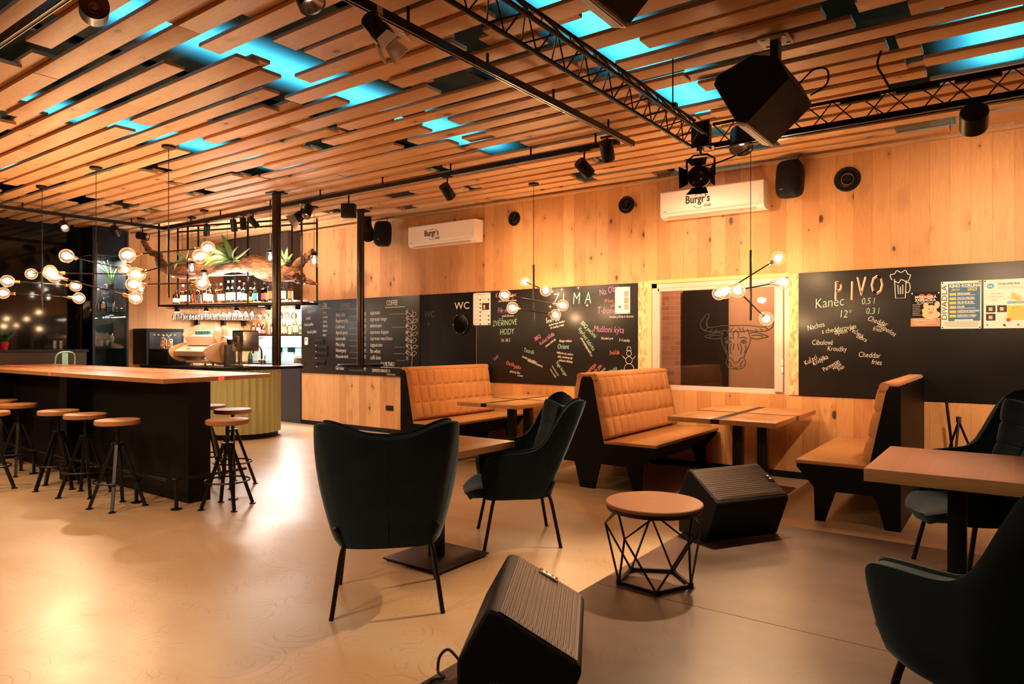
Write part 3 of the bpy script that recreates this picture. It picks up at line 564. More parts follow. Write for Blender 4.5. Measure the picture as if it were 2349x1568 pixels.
# middle board
B = board(-6.24, -3.715, .885, 2.17, 'chalkboard of handwritten dishes behind the left booth, headed ZIMA')
for t, x, z, r, s, m in (('Koleye Slow', -5.9, 2.07, 0, .11, 'chalk_pink'), ('výpečky uzený rošťenec', -5.85, 2.01, 0, .05, 'chalk'), ('File mignon', -5.86, 1.86, 0, .11, 'chalk_pink'), ('pravá dita hora', -5.78, 1.80, 0, .05, 'chalk'),
    ('ZVĚŘINOVÉ', -5.95, 1.67, 3, .12, 'chalk_green'), ('HODY', -5.82, 1.55, 2, .13, 'chalk_green'), ('24.–26.2.', -5.80, 1.45, 3, .07, 'chalk'), ('Šmirr 2.0', -5.05, 1.70, 8, .09, 'chalk'), ('kachní maso, bambus', -5.0, 1.66, 12, .045, 'chalk'), ('tři omáčky z vejce', -4.98, 1.62, 12, .045, 'chalk'),
    ('BBQ', -5.22, 1.46, 30, .085, 'chalk_pink'), ('Kuřecí křidla', -5.14, 1.40, 32, .08, 'chalk_pink'), ('peanut chilli dip', -5.05, 1.38, 32, .045, 'chalk'), ('Burger měsíce', -4.84, 1.45, 0, .05, 'chalk'), ('Orient', -4.87, 1.36, 0, .10, 'chalk_teal'),
    ('Halloumi sýr, meloun', -4.88, 1.30, -6, .045, 'chalk'), ('rajče, mandlový dip', -4.87, 1.25, -6, .045, 'chalk'), ('zakázané chlebany', -4.85, 1.2, -6, .045, 'chalk'), ('Tatarák', -5.42, 1.32, -12, .09, 'chalk_teal'), ('Hovězí zadní uzlíček', -5.44, 1.24, -18, .045, 'chalk'), ('marinované žampiony', -5.35, 1.19, -18, .045, 'chalk'),
    ('Vege burger', -4.90, 1.18, -50, .075, 'chalk_green'), ('Grilovaná paprika', -4.96, 1.13, -52, .036, 'chalk'), ('rukola, omáčka', -4.99, 1.09, -52, .036, 'chalk'), ('BBQ pečená', -4.52, 1.69, -42, .085, 'chalk_green'), ('Vepřová žebírka', -4.56, 1.62, -52, .085, 'chalk_green'), ('pikantní majonéza', -4.52, 1.5, -55, .05, 'chalk'), ('křen a hořčice', -4.47, 1.42, -55, .05, 'chalk'),
    ('American', -4.45, 1.0, 42, .09, 'chalk_red'), ('Apple pie', -4.36, 1.0, 42, .085, 'chalk_red'), ('Domácí jablečný', -4.30, .98, 42, .045, 'chalk'), ('Horké', -4.10, 1.05, 28, .075, 'chalk_green'), ('jablko', -3.98, 1.04, 28, .075, 'chalk_green'), ('Svařák', -4.1, 1.29, 3, .085, 'chalk_red'),
    ('Mušloní kýta', -4.33, 1.58, -3, .13, 'chalk_pink'), ('Vhodné pro', -4.22, 1.48, 0, .055, 'chalk'), ('2–4 osoby', -3.97, 1.46, -3, .055, 'chalk'), ('T-bone', -4.28, 1.81, -2, .14, 'chalk_pink'), ('vhodné přílohy k dezertu', -4.1, 1.75, 0, .05, 'chalk'), ('Na Obje', -4.24, 2.03, 12, .13, 'chalk_pink'), ('24 hod.', -4.18, 1.95, -3, .07, 'chalk_red'), ('předem', -4.08, 1.89, -3, .07, 'chalk_red'),
    ('Guláš', -5.92, 1.18, 38, .07, 'chalk_pink'), ('Otrale', -5.72, 1.14, -12, .085, 'chalk_red'), ('jablko', -5.58, 1.09, -8, .08, 'chalk_red'), ('jablečný džus', -5.65, 1.03, -6, .05, 'chalk'), ('summer', -5.52, .98, -3, .045, 'chalk')):
    bt(B, t, s, x, z, m, rot=r, wide=.82)
for i, (ch, x) in enumerate((('Z', -4.94), ('I', -4.80), ('M', -4.64), ('A', -4.46))): bt(B, ch, .24, x, 1.94, 'chalk_teal', shear=.1, wide=.8)
bl(B, [[(x-.02, z), (x+.02, z)] for x, z in ((-4.95, 2.12), (-4.8, 2.14), (-4.55, 2.15), (-4.42, 1.92), (-4.98, 1.92))]+[[(x, z-.02), (x, z+.02)] for x, z in ((-4.95, 2.12), (-4.8, 2.14), (-4.55, 2.15), (-4.42, 1.92), (-4.98, 1.92))], .003, 'chalk')
def ring(x, z, r, n=16): return [(x+r*math.cos(6.283*i/n), z+r*math.sin(6.283*i/n)) for i in range(n+1)]
bl(B, [ring(-3.83, 1.12, .065), ring(-3.83, 1.225, .045), ring(-3.83, 1.31, .032), [(-3.86, 1.345), (-3.80, 1.345), (-3.81, 1.39), (-3.85, 1.39), (-3.86, 1.345)], [(-3.88, 1.24), (-3.92, 1.28)], [(-3.78, 1.24), (-3.74, 1.28)], smooth_line([(-3.93, 1.05), (-3.83, 1.03), (-3.73, 1.05)])], .0025, 'chalk')
# WC door with porthole and dark recess
dr = thing('door_1', 'x', 'x', (-6.9, YB, 0)); del dr['label']; del dr['category']; dr['kind'] = 'structure'
MB().b2(0, .64, -.012, -.001, 0, 2.17, .001).build('door_leaf', 'black_panel', dr)
RX = Matrix.Rotation(R(90), 4, 'X')
MB().lathe([(.155, 0), (.155, .02), (.148, .026), (.135, .026), (.128, .016), (.128, 0)], (.37, -.012, 1.71), 40, RX).build('porthole_ring', 'black_metal', dr)
MB().lathe([(0, 0), (.128, 0), (.128, .004), (0, .004)], (.37, -.012, 1.71), 32, RX).build('porthole_glass', 'mirror_dark', dr)
b = MB()
for i in range(6): b.lathe([(0, 0), (.006, 0), (.006, .003), (0, .004)], (.37+.141*math.cos(i*1.047), -.038, 1.71+.141*math.sin(i*1.047)), 8, RX)
b.build('screw', 'brass', dr)
text('WC', .15, (.24, -.014, 1.93), 'chalk', dr, align='LEFT', name='lettering', wide=1.1)
rc = MB().b2(-7.36, -6.9, YB-.008, YB-.001, 0, 2.17).build('dark_recess', 'black_matte'); struct(rc)  # flat black panel stands in for the shaded recess beside the door
text('WC', .12, (-7.27, YB-.01, 1.83), 'chalk_dim', rc, name='lettering'); text('→', .14, (-7.27, YB-.01, 1.68), 'chalk_dim', rc, name='lettering')
# wall switches on the drinks board
sw = thing('wall_thermostat', 'small white thermostat on the chalkboard by the bar', 'thermostat', (-10.09, YB-.0155, 1.40))
MB().b2(-.045, .045, -.02, 0, 0, .13, .004).build('housing', 'white_plastic', sw); MB().b2(-.03, .03, -.022, -.019, .07, .11).build('display', 'ink_grey', sw)
for i, (x, z, n, t) in enumerate(((-9.86, 1.42, 2, 'upper'), (-9.86, 1.31, 4, 'middle'), (-9.86, 1.20, 4, 'lower'), (-9.84, 1.05, 3, 'lowest'))):
    p = thing('switch_panel', '%s black switch panel on the chalkboard by the bar' % t, 'light switch', (x, YB-.0155, z), 0, 'black switch panels')
    MB().b2(0, .085*n if n > 2 else .24, -.012, 0, 0, .075, .003).build('plate', 'black_matte', p)
    for j in range(n): MB().b2(.008+j*.08, .07+j*.08, -.016, -.012, .01, .065, .002).build('rocker', 'black_metal', p)
    text('Bar', .025, (.0, -.001, -.035), 'chalk', p, name='lettering')
so = thing('wall_socket', 'black double wall socket at the right end of the wood panel', 'socket', (-8.03, YB, .36))
MB().b2(-.08, .08, -.012, 0, 0, .08, .003).build('plate', 'black_matte', so)
for s in (-.038, .038): MB().lathe([(.028, 0), (.028, .004), (.022, .002), (0, .002)], (s, -.012, .04), 16, RX).build('outlet', 'black_metal', so)
# ------------------------------------------------------------------ papers on the boards
def poster(name, x0, x1, z0, z1, mat, label, cat='poster', pins=((0, 0), (1, 0), (0, 1), (1, 1)), pin='ink', back=.0):
    o = thing(name, label, cat, ((x0+x1)/2, YB-.016, z0)); w = x1-x0; h = z1-z0
    MB().b2(-w/2, w/2, -.0015, 0, 0, h).build('sheet', mat, o, smooth=False)
    for (u, v) in pins: MB().lathe([(0, 0), (.006, 0), (.007, .006), (0, .008)], (-w/2+.012+u*(w-.024), -.0015, .012+v*(h-.024)), 8, RX).build('pin', pin, o)
    def T(s, size, u, v, m, **k): return text(s, size, (-w/2+u*w, -.002, v*h), m, o, name='lettering', **k)
    def Q(u0, u1, v0, v1, m, d=0, name='print'): return MB().b2(-w/2+u0*w, -w/2+u1*w, -.0022-d, -.0015, v0*h, v1*h).build(name, m, o, smooth=False)
    return o, T, Q, w, h
o, T, Q, w, h = poster('calendar_sheet', -6.30, -5.985, 1.69, 2.15, 'paper', 'pale calendar sheet pinned beside the WC door')
T('ČERVENEC 2023', .022, .28, .93, 'red_ink', wide=.8)
for i in range(7):
    for j in (0, 1):
        Q(.08+j*.48, .34+j*.48, .82-i*.125, .825-i*.125, 'ink_grey'); Q(.08+j*.48, .30+j*.48, .79-i*.125, .795-i*.125, 'ink_grey')
        if not (j == 1 and i in (2, 3)): Q(.37+j*.48, .46+j*.48, .76-i*.125, .81-i*.125, 'blue_ink')
Q(.52, .92, .47, .68, 'ink', .0005); Q(.6, .7, .5, .62, 'flesh_ink', .001)
o, T, Q, w, h = poster('event_sheet', -4.02, -3.815, 1.80, 2.13, 'paper', 'small pale sheet with photo strip at the top right of the ZIMA board')
for i in range(4): Q(.1, .45, .78-i*.12, .785-i*.12, 'ink_grey')
for i in range(3): Q(.62, .9, .62-i*.24, .84-i*.24, 'pig_dark' if i == 1 else 'ink_grey', .0003)
Q(.25, .38, .22, .3, 'ink', .0003)
o, T, Q, w, h = poster('pig_poster', -.815, -.572, 1.60, 1.93, 'black_matte', 'small dark poster with a pig, leftmost of the three posters', pins=((0, 1), (1, 1)), pin='white_plastic')
Q(0, 1, 0, .24, 'pig_dark', .0002)
T('MORAVSKÁ', .034, .14, .82, 'paper', wide=1.0, bold=.0006); T('ZABÍJAČKA', .034, .14, .73, 'paper', wide=1.0, bold=.0006); T('VE VINAŘSTVÍ', .02, .2, .66, 'paper', wide=1.1)
for cx in (.38, .64): MB().lathe([(0, 0), (.028, 0), (0, .0004)], (-w/2+cx*w, -.0016, .86*h), 20, RX).build('print', 'red_ink', o)
def disc(cx, cz, rx, rz, m, d, o=o, w=w, h=h):
    q = MB().lathe([(0, 0), (1, 0), (1, .0004), (0, .0004)], (0, 0, 0), 24, RX).build('print', m, o); q.location = (-w/2+cx*w, -.0018-d, cz*h); q.scale = (rx, 1, rz); return q
disc(.70, .34, .075, .04, 'flesh_ink', .0003); disc(.70, .47, .046, .048, 'flesh_ink', .0006); disc(.52, .60, .022, .03, 'flesh_ink', .0005); disc(.90, .62, .022, .034, 'flesh_ink', .0005); disc(.68, .40, .02, .014, 'pig_dark', .001); disc(.63, .50, .005, .005, 'ink', .0012); disc(.77, .50, .005, .005, 'ink', .0012); disc(.46, .45, .018, .025, 'yellow_ink', .0009)
for i in range(7): Q(.06, .36-.03*(i % 3), .63-i*.05, .637-i*.05, 'paper', .0002)
T('Sobota 18. 3. od 12 hod.', .019, .06, .20, 'paper', wide=.9); T('ANNOVINO LEDNICE', .021, .09, .145, 'paper', wide=.9); Q(.08, .9, .09, .1, 'paper', .0004); Q(.15, .5, .05, .06, 'paper', .0004)
o, T, Q, w, h = poster('cinema_poster', -.565, -.248, 1.575, 2.02, 'paper', 'white and blue poster reading KINO KORUNA 2023, middle of three', pins=((0, 0), (1, 0), (0, 1), (1, 1)))
Q(.18, .97, .16, .95, 'blue_ink', .0002)
text('DIVADLA', .062, (-w/2+.15*w, -.002, .18*h), 'ink', o, rot=90, wide=1.28, name='lettering')
T('KINO KORUNA', .042, .21, .87, 'paper', wide=.82, bold=.0012); T('jaro', .04, .26, .80, 'yellow_ink', shear=.4); T('2023', .042, .66, .795, 'yellow_ink', bold=.001, wide=.9)
for i, t in enumerate(('MINDGAME', 'ANI ZA MILION', 'VÍM, ŽE VÍŠ, ŽE VÍM', 'SYLVIE', 'HVĚZDNÉ MANÝRY', 'ROSÉ NOHY V PARKU')):
    v = .70-i*.092; Q(.215, .38, v, v+.052, 'yellow_ink', .0006); T(('21.1.', '5.2.', '21.3.', '16.4.', '29.5.', '16.6.')[i], .018, .235, v+.012, 'ink', wide=.9)
    T(t, .024, .41, v+.018, 'paper', wide=.8 if len(t) < 16 else .62, bold=.0006); Q(.41, .85, v, v+.008, 'paper', .0004)
Q(.34, .8, .165, .195, 'paper', .0004)
for i in range(4): Q(.08+.05*(i == 3), .94-.05*(i == 3), .13-i*.03, .142-i*.03, 'ink_grey', .0002)
o, T, Q, w, h = poster('quiz_poster', -.232, .09, 1.575, 2.02, 'paper', 'white quiz poster with beer mugs at the right edge', pins=((0, 1), (.5, .03)))
q = MB().lathe([(0, 0), (1, 0), (1, .0004), (0, .0004)], (0, 0, 0), 24, RX).build('print', 'sky_ink', o); q.location = (-w/2+.16*w, -.002, .87*h); q.scale = (.028, 1, .024)
T('kvíz', .022, .10, .855, 'paper', bold=.0004); T('Hospodský kvíz', .028, .34, .89, 'ink', wide=.9, bold=.0005)
for v in (.84, .81): Q(.34, .96, v, v+.006, 'ink_grey', .0002)
T('Kdy a kde?', .018, .17, .70, 'ink_grey'); T('KAŽDÉ ÚTERÝ', .018, .1, .63, 'ink_grey'); T('19:30', .02, .16, .56, 'ink_grey')
for (x, z) in ((.70, .66), (.80, .61)):
    Q(x-.05, x+.06, z-.08, z+.02, 'yellow_ink', .0004); q = MB().lathe([(0, 0), (1, 0), (1, .0004), (0, .0004)], (0, 0, 0), 20, RX).build('print', 'flesh_ink', o); q.location = (-w/2+x*w, -.0026, (z+.03)*h); q.scale = (.022, 1, .014)
stroke([ring(-w/2+.63*w, .62*h, .014), ring(-w/2+.90*w, .57*h, .014)], .002, 'flesh_ink', o, 'print', -.002)
Q(.55, 1, .50, .545, 'sky_ink', .0003); T('Přijdte a otestujte se', .014, .57, .51, 'paper')
for (x, z) in ((.06, .33), (.32, .33), (.06, .16)): Q(x, x+.22, z, z+.14, 'ink', .0003); Q(x+.06, x+.15, z+.03, z+.1, 'flesh_ink', .0005)
Q(.55, 1, .16, .46, 'yellow_ink', .0003); T('Jak hrát?', .018, .66, .40, 'ink')
for i in range(5): Q(.62, .95, .36-i*.035, .366-i*.035, 'ink_grey', .0005)
q = MB().lathe([(0, 0), (.018, 0), (.018, .0004), (0, .0004)], (-w/2+.58*w, -.0025, .17*h), 20, RX).build('print', 'red_ink', o)
for x, m_ in ((.09, 'sky_ink'), (.48, 'ink'), (.80, 'red_ink')): MB().lathe([(0, 0), (.009, 0), (.009, .0004), (0, .0004)], (-w/2+x*w, -.002, .07*h), 14, RX).build('print', m_, o)
# ================================================================== furniture
def chair_curve(u, table):
    # u in [-1,1]; table of (u, x, y)
    s = -1 if u < 0 else 1; a = abs(u)
    for (u0, x0, y0), (u1, x1, y1) in zip(table, table[1:]):
        if a <= u1:
            t = (a-u0)/(u1-u0); return (s*(x0+(x1-x0)*t), y0+(y1-y0)*t)
    return (s*table[-1][1], table[-1][2])
def sm(pts, n=24):
    d = [Vector(p) for p in pts]; return d
def make_armchair(label):
    t = thing('armchair', label, 'armchair')
    nu, nv = 112, 14
    def fine(tab, n=10):
        out = []
        for i in range(len(tab)-1):
            g = lambda j: Vector(tab[max(0, min(len(tab)-1, j))])
            p0, p1, p2, p3 = [Vector(list(tab[max(0, min(len(tab)-1, j))])+[0]*(4-len(tab[0]))) for j in (i-1, i, i+1, i+2)]
            for k in range(n):
                q = k/n; v = p1+(p2-p1)*q; w = .5*((2*p1)+(p2-p0)*q+(2*p0-5*p1+4*p2-p3)*q*q+(3*p1-p0-3*p2+p3)*q**3)
                out.append((v[0], w[1], w[2], w[3]))
        out.append(tuple(tab[-1])); return out
    def lin(tab, a):
        for p, q in zip(tab, tab[1:]):
            if a <= q[0]:
                k = (a-p[0])/(q[0]-p[0]); k2 = k*k*(3-2*k)
                return [p[i]+(q[i]-p[i])*(k2 if False else k) for i in range(1, len(p))]
        return list(tab[-1][1:])
    top = [(0, 0, -.29, .975), (.16, .12, -.285, .99), (.27, .225, -.262, 1.03), (.33, .295, -.235, 1.048), (.37, .325, -.20, 1.035), (.40, .332, -.175, .99), (.43, .330, -.145, .87), (.46, .325, -.11, .755), (.50, .318, -.065, .705), (.58, .312, .01, .685), (.78, .308, .15, .672), (.9, .300, .232, .655), (.96, .288, .266, .61), (1, .275, .28, .53)]
    bot = [(0, 0, -.20, 0), (.2, .12, -.195, 0), (.33, .19, -.165, 0), (.45, .225, -.10, 0), (.6, .235, 0, 0), (.8, .235, .12, 0), (1, .20, .24, 0)]
    top = fine(top); bot = fine(bot)
    def sh(u, v):
        a = abs(u*2-1); s = -1 if u < .5 else 1
        X, Y, Zt = lin(top, a); x, y, _ = lin(bot, a)
        zb = .365; z = zb+(Zt-zb)*v
        bk_ = max(0, min(1, (.47-a)*9)); h = min(1, (z-zb)/(.32+.30*bk_)); e = h**(.62+.05*bk_)
        px = x+(X-x)*e; py = y+(Y-y)*e
        lean = max(0, z-.5)/.5
        k = max(0, 1-a/.62); k = min(1, k*2.2)
        py -= .15*lean*k + .0*k
        # lips of the wings curve forward
        return (s*px, py, z)
    b = MB(); b.grid(sh, nu, nv); sho = b.build('shell', 'velvet', t, ang=180)
    m_ = sho.modifiers.new('so', 'SOLIDIFY'); m_.thickness = .045; m_.offset = 1
    bv = sho.modifiers.new('b', 'BEVEL'); bv.width = .016; bv.segments = 3; bv.limit_method = 'ANGLE'; bv.angle_limit = R(50)
    # piping along the rim
    b = MB(); b.tube([Vector(sh(i/nu, 1))+Vector((0, 0, .004)) for i in range(nu+1)], .007, 6); b.build('piping', 'velvet', t)
    b = MB(); b.tube([Vector(sh(.5, j/12))+Vector((0, -.046, 0)) for j in range(12)], .004, 5); b.build('seam', 'velvet', t)
    # underside bowl
    def un(u, v):
        x, y, z = sh(u, 0); return (x*(1-v), y*(1-v)+.03*v, z-.03*math.sin(v*1.57))
    b = MB(); b.grid(un, nu, 5); b.build('underside', 'velvet', t, ang=180)
    # seat pad with rounded front lip
    def seat(u, v):
        a = u*2-1; y = -.20+v*.60
        w = .248+.03*math.sin(v*3.14); w *= (1 if v < .75 else math.sqrt(max(.05, 1-((v-.75)/.285)**2)))
        fr = max(0, v-.72)/.28
        z = .455-.03*math.sin(v*3.0)+.02*abs(a)**2 - .085*fr**2 - .02*abs(a)**6
        return (a*w, y, z)
    b = MB(); b.grid(seat, 18, 18); so_ = b.build('seat', 'velvet', t, ang=180)
    m_ = so_.modifiers.new('so', 'SOLIDIFY'); m_.thickness = .075; m_.offset = -1
    bv = so_.modifiers.new('b', 'BEVEL'); bv.width = .03; bv.segments = 4; bv.limit_method = 'ANGLE'; bv.angle_limit = R(50)
    # quilted inner back
    def bk(u, v):
        a = u*2-1; z = .47+v*.475+.045*abs(a)**2*v; w = .195+.085*v**.9
        x = a*w; lean = max(0, z-.5)/.5
        y = -.205-.055*min(1, v*1.6)-.15*lean*(.98)+.105*abs(a)**2.5*(.5+.5*v)
        q = (abs(math.sin(3.14159*u*3))**.3)*(abs(math.sin(3.14159*v*4.0))**.3)
        return (x, y+.02+.022*q, z)
    b = MB(); b.grid(bk, 36, 48); bo = b.build('back_cushion', 'velvet', t, ang=180)
    m_ = bo.modifiers.new('so', 'SOLIDIFY'); m_.thickness = .03; m_.offset = -1
    for (sx, sy) in ((-1, -1), (1, -1), (-1, 1), (1, 1)):
        fx, fy = (.29, -.27) if sy < 0 else (.285, .27)
        kx, ky = (.232, -.195) if sy < 0 else (.238, .19)
        ux, uy = (.275, -.225) if sy < 0 else (.275, .19)
        b = MB(); pts = [(sx*fx, fy, 0), (sx*(fx*.25+kx*.75), fy*.25+ky*.75, .30), (sx*kx, ky, .365), (sx*(kx+ux)/2, (ky+uy)/2, .42), (sx*ux, uy, .47)]
        b.tube(smooth_line(pts, 4), [.010]*4+[.0125]*20 if False else .0125, 10); b.cyl((sx*fx, fy, 0), (sx*fx, fy, .012), .013)
        b.build('leg', 'black_metal', t)
    return t
def rot_to(dx, dy): return math.atan2(-dx, dy)   # local +Y points along (dx,dy)
ac = make_armchair('dark teal velvet armchair seen from behind, centre of the room')
ac.location = (-2.87, 2.74, 0); ac.rotation_euler = (0, 0, rot_to(-.62, .60))
dup(ac, (-2.98, 4.15, 0), rot_to(-.66, -.62), 'dark velvet armchair in profile beside the middle wooden table')
dup(ac, (.02, 2.56, .1), rot_to(-.79, .61), 'teal velvet armchair cut off at the right edge in the foreground')
dup(ac, (-.13, 4.84, .1), rot_to(-.85, -.52), 'teal velvet armchair behind the square table at right')
# square pedestal tables
def ped_table(label, x0, x1, y0, y1, z0, top, edge, tz=.75, th=.045, bx=None):
    cx, cy = (x0+x1)/2, (y0+y1)/2
    if bx: bx = (bx[0]-cx, bx[1]-cy)
    else: bx = (0, 0)
    t = thing('cafe_table', label, 'table', (cx, cy, z0)); w, d = x1-x0, y1-y0
    MB().b2(-w/2, w/2, -d/2, d/2, tz-th, tz-.0012, .002).build('edge_band', edge, t); o = MB().b2(-w/2+.0015, w/2-.0015, -d/2+.0015, d/2-.0015, tz-.01, tz).build('tabletop', top, t)
    MB().b2(bx[0]-.04, bx[0]+.04, bx[1]-.04, bx[1]+.04, .015, tz-th-.001, .003).build('column', 'black_metal', t)
    MB().b2(bx[0]-.25, bx[0]+.25, bx[1]-.25, bx[1]+.25, .012, .026, .004).build('base_plate', 'black_metal', t)
    for sx in (-1, 1):
        for sy in (-1, 1): MB().cyl((bx[0]+sx*.22, bx[1]+sy*.22, 0), (bx[0]+sx*.22, bx[1]+sy*.22, .013), .018).build('foot', 'rubber', t)
    MB().b2(bx[0]-.2, bx[0]+.2, bx[1]-.2, bx[1]+.2, tz-th-.012, tz-th-.001).build('bracket', 'black_metal', t)
    return t
ped_table('wooden table on a square black base between two armchairs', -3.46, -2.86, 3.06, 3.95, 0, 'oak_bench', 'oak_edge', bx=(-3.13, 3.43))
ped_table('square pinkish wood table at right between the teal armchairs', -.58, .12, 3.63, 4.50, .1, 'oak_laminate', 'oak_edge', th=.06)
# round side table with faceted wire base
t = thing('side_table', 'low round wood topped side table with black wire base', 'table', (-1.64, 3.60, .1))
MB().lathe([(0, .43), (.262, .43), (.27, .437), (.27, .45), (.265, .4545), (0, .455)], (0, 0, 0), 64).build('tabletop', 'walnut', t)
MB().lathe([(.262, .412), (.266, .429), (.2, .429), (.2, .412)], (0, 0, 0), 64).build('rim', 'black_metal', t)
A5 = [math.radians(72*i-62) for i in range(5)]
lo = [Vector((.205*math.cos(a), .205*math.sin(a), .012)) for a in A5]
md = [Vector((.285*math.cos(a+.628), .285*math.sin(a+.628), .30)) for a in A5]
up = [Vector((.215*math.cos(a+.0), .215*math.sin(a+.0), .425)) for a in A5]
b = MB()
for i in range(5): b.beam(lo[i], lo[(i+1) % 5], .016, .02)
b.build('base_frame', 'black_metal', t)
for i in range(5):
    b = MB(); b.tube([lo[i], md[i], up[i]], .0065, 8); b.tube([lo[(i+1) % 5], md[i], up[(i+1) % 5]], .0065, 8); b.build('leg', 'black_metal', t)
b = MB()
for p in lo: b.cyl((p.x, p.y, 0), (p.x, p.y, .03), .016, 12)
b.build('foot', 'black_metal', t)
# ------------------------------------------------------------------ benches
HALF = [(0, 0), (.08, 0), (.145, .25), (.43, .25), (.51, 0), (.585, 0), (.592, .27), (.725, .425), (.725, .452), (.19, .452), (.065, 1.10), (0, 1.10)]
def tuft(b, x0, z0, x1, z1, y0, y1, out, nx=11, nz=3, th=.065):
    """padded panel between (x0,z0) bottom and (x1,z1) top, from y0 to y1, bulging towards out"""
    n = Vector((z1-z0, 0, -(x1-x0))).normalized()*out
    if n.x*out < 0: n = -n
    def f(u, v):
        q = (max(0, abs(math.sin(3.14159*u*nx)))**.28)*(max(0, abs(math.sin(3.14159*v*nz)))**.28)
        eu = min(u, 1-u)*(y1-y0); ev = min(v, 1-v)*.65
        e = min(1, min(eu, ev)/.03); e = math.sqrt(max(0, 1-(1-e)**2))
        d = th*(.70*e+.02)+.022*q*e
        return (x0+(x1-x0)*v+n.x*d, y0+(y1-y0)*u, z0+(z1-z0)*v+n.z*d)
    b.grid(f, nx*8, nz*10)
    A = [(x0, y0, z0), (x0, y1, z0), (x1, y1, z1), (x1, y0, z1)]
    fa = [b.bm.verts.new(Vector(p)) for p in A]; b.bm.faces.new(fa)
def bench(label, cx, y0, y1, sides):
    t = thing('booth_bench', label, 'bench', (cx, y0, 0)); L = y1-y0
    for s in sides:
        for yy in (0, L-.03):
            MB().prism([(s*u, v) for u, v in HALF], lambda u, v, k, yy=yy: (u, yy+.028*k, v)).build('end_panel', 'black_panel', t, smooth=False)
        b = MB(); b.b2(s*.17, s*.735, .0, L, .453, .482, .003); b.build('seat', 'oak_bench', t)
        b = MB(); b.prism([(s*.15, .26), (s*.44, .26), (s*.56, .28), (s*.66, .42), (s*.66, .45), (s*.15, .45)], lambda u, v, k: (u, .03+(L-.06)*k, v)); b.build('under_frame', 'black_matte', t, smooth=False)
        b = MB(); tuft(b, s*.185, .487, s*.062, 1.105, -.004, L, s); b.build('back_cushion', 'felt', t, ang=60)
        # fabric roll over the top edge
        b = MB(); b.tube([(s*.085, -.004, 1.105), (s*.085, L, 1.105)], .034, 12); b.build('cushion_edge', 'felt', t)
    w0 = -.035 if 1 in sides and -1 not in sides else 0; w1 = .035 if -1 in sides and 1 not in sides else 0
    if len(sides) == 2:
        b = MB(); b.prism([(-.18, .26), (.18, .26), (.06, 1.10), (-.06, 1.10)], lambda u, v, k: (u, .03+(L-.06)*k, v)); b.build('back_board', 'black_panel', t, smooth=False)
        b = MB(); b.b2(-.085, .085, .0, L, 1.10, 1.139, .016); b.build('top_cover', 'felt', t)
    else:
        s = sides[0]
        b = MB(); b.prism([(0, .02), (s*.18, .26), (s*.06, 1.10), (0, 1.10)], lambda u, v, k: (u, .03+(L-.06)*k, v)); b.b2(-s*.03, 0, 0, L, 0, 1.10); b.build('back_board', 'black_panel', t, smooth=False)
        b = MB(); b.b2(-s*.02 if s > 0 else .0, s*.085 if s > 0 else 0, 0, L, 1.10, 1.139, .016) if s > 0 else b.b2(-.085, .02, 0, L, 1.10, 1.139, .016); b.build('top_cover', 'felt', t)
    return t
bench('single booth bench with orange tufted back, leftmost by the chalkboard', -6.12, 6.08, 7.66, (1,))
bench('back to back booth benches with orange tufted backs below the window', -3.44, 5.98, 7.66, (1, -1))
bench('booth bench facing left in front of the PIVO board', -.73, 5.98, 7.66, (-1,))
def booth_table(label, x0, x1, y0, y1, cols):
    cx, cy = (x0+x1)/2, (y0+y1)/2; t = thing('booth_table', label, 'table', (cx, cy, 0)); w, d = (x1-x0)/2, (y1-y0)/2; g = .04; fx = -.04
    for sx in (-1, 1):
        for sy in (-1, 1):
            a, c = sorted((fx+sx*g, sx*w)); e, f = sorted((sy*g, sy*d)); MB().b2(a, c, e, f, .705, .75, .004).build('board', 'oak_bench', t)
    b = MB(); b.b2(fx-g, fx+g, -d, d, .707, .7485); b.b2(-w, fx-g, -g, g, .707, .7485); b.b2(fx+g, w, -g, g, .707, .7485); b.build('inlay_strip', 'black_metal', t, smooth=False)
    for c in cols:
        MB().b2(c-cx-.045, c-cx+.045, -.045, .045, .012, .704, .003).build('column', 'black_metal', t)
    mx = sum(cols)/len(cols)-cx
    MB().b2(mx-.35, mx+.35, -.3, .3, 0, .012, .003).build('base_plate', 'black_metal', t); MB().b2(mx-.3, mx+.3, -.25, .25, .69, .7045).build('bracket', 'black_metal', t)
booth_table('wooden booth table with black cross inlay below the window', -2.65, -1.66, 6.12, 7.6, (-2.22, -1.98))
booth_table('wooden booth table with black cross inlay in the left booth', -5.30, -4.42, 6.16, 7.6, (-5.02, -4.78))
# folded stand leaning in the dark corner
t = thing('tripod_stand', 'black folded tripod stand in the dark corner right of the booth', 'stand', (-.40, 7.25, 0))
MB().cyl((0, 0, .04), (-.1, .1, .92), .012).build('pole', 'black_metal', t)
for a in (20, 140, 260): MB().cyl((0, 0, .75), (.28*math.cos(R(a)), .28*math.sin(R(a)), 0.005), .010).build('leg', 'black_metal', t)
MB().lathe([(0, 0), (.022, 0), (.022, .05), (0, .05)], (0, 0, .74), 12).build('collar', 'steel', t)
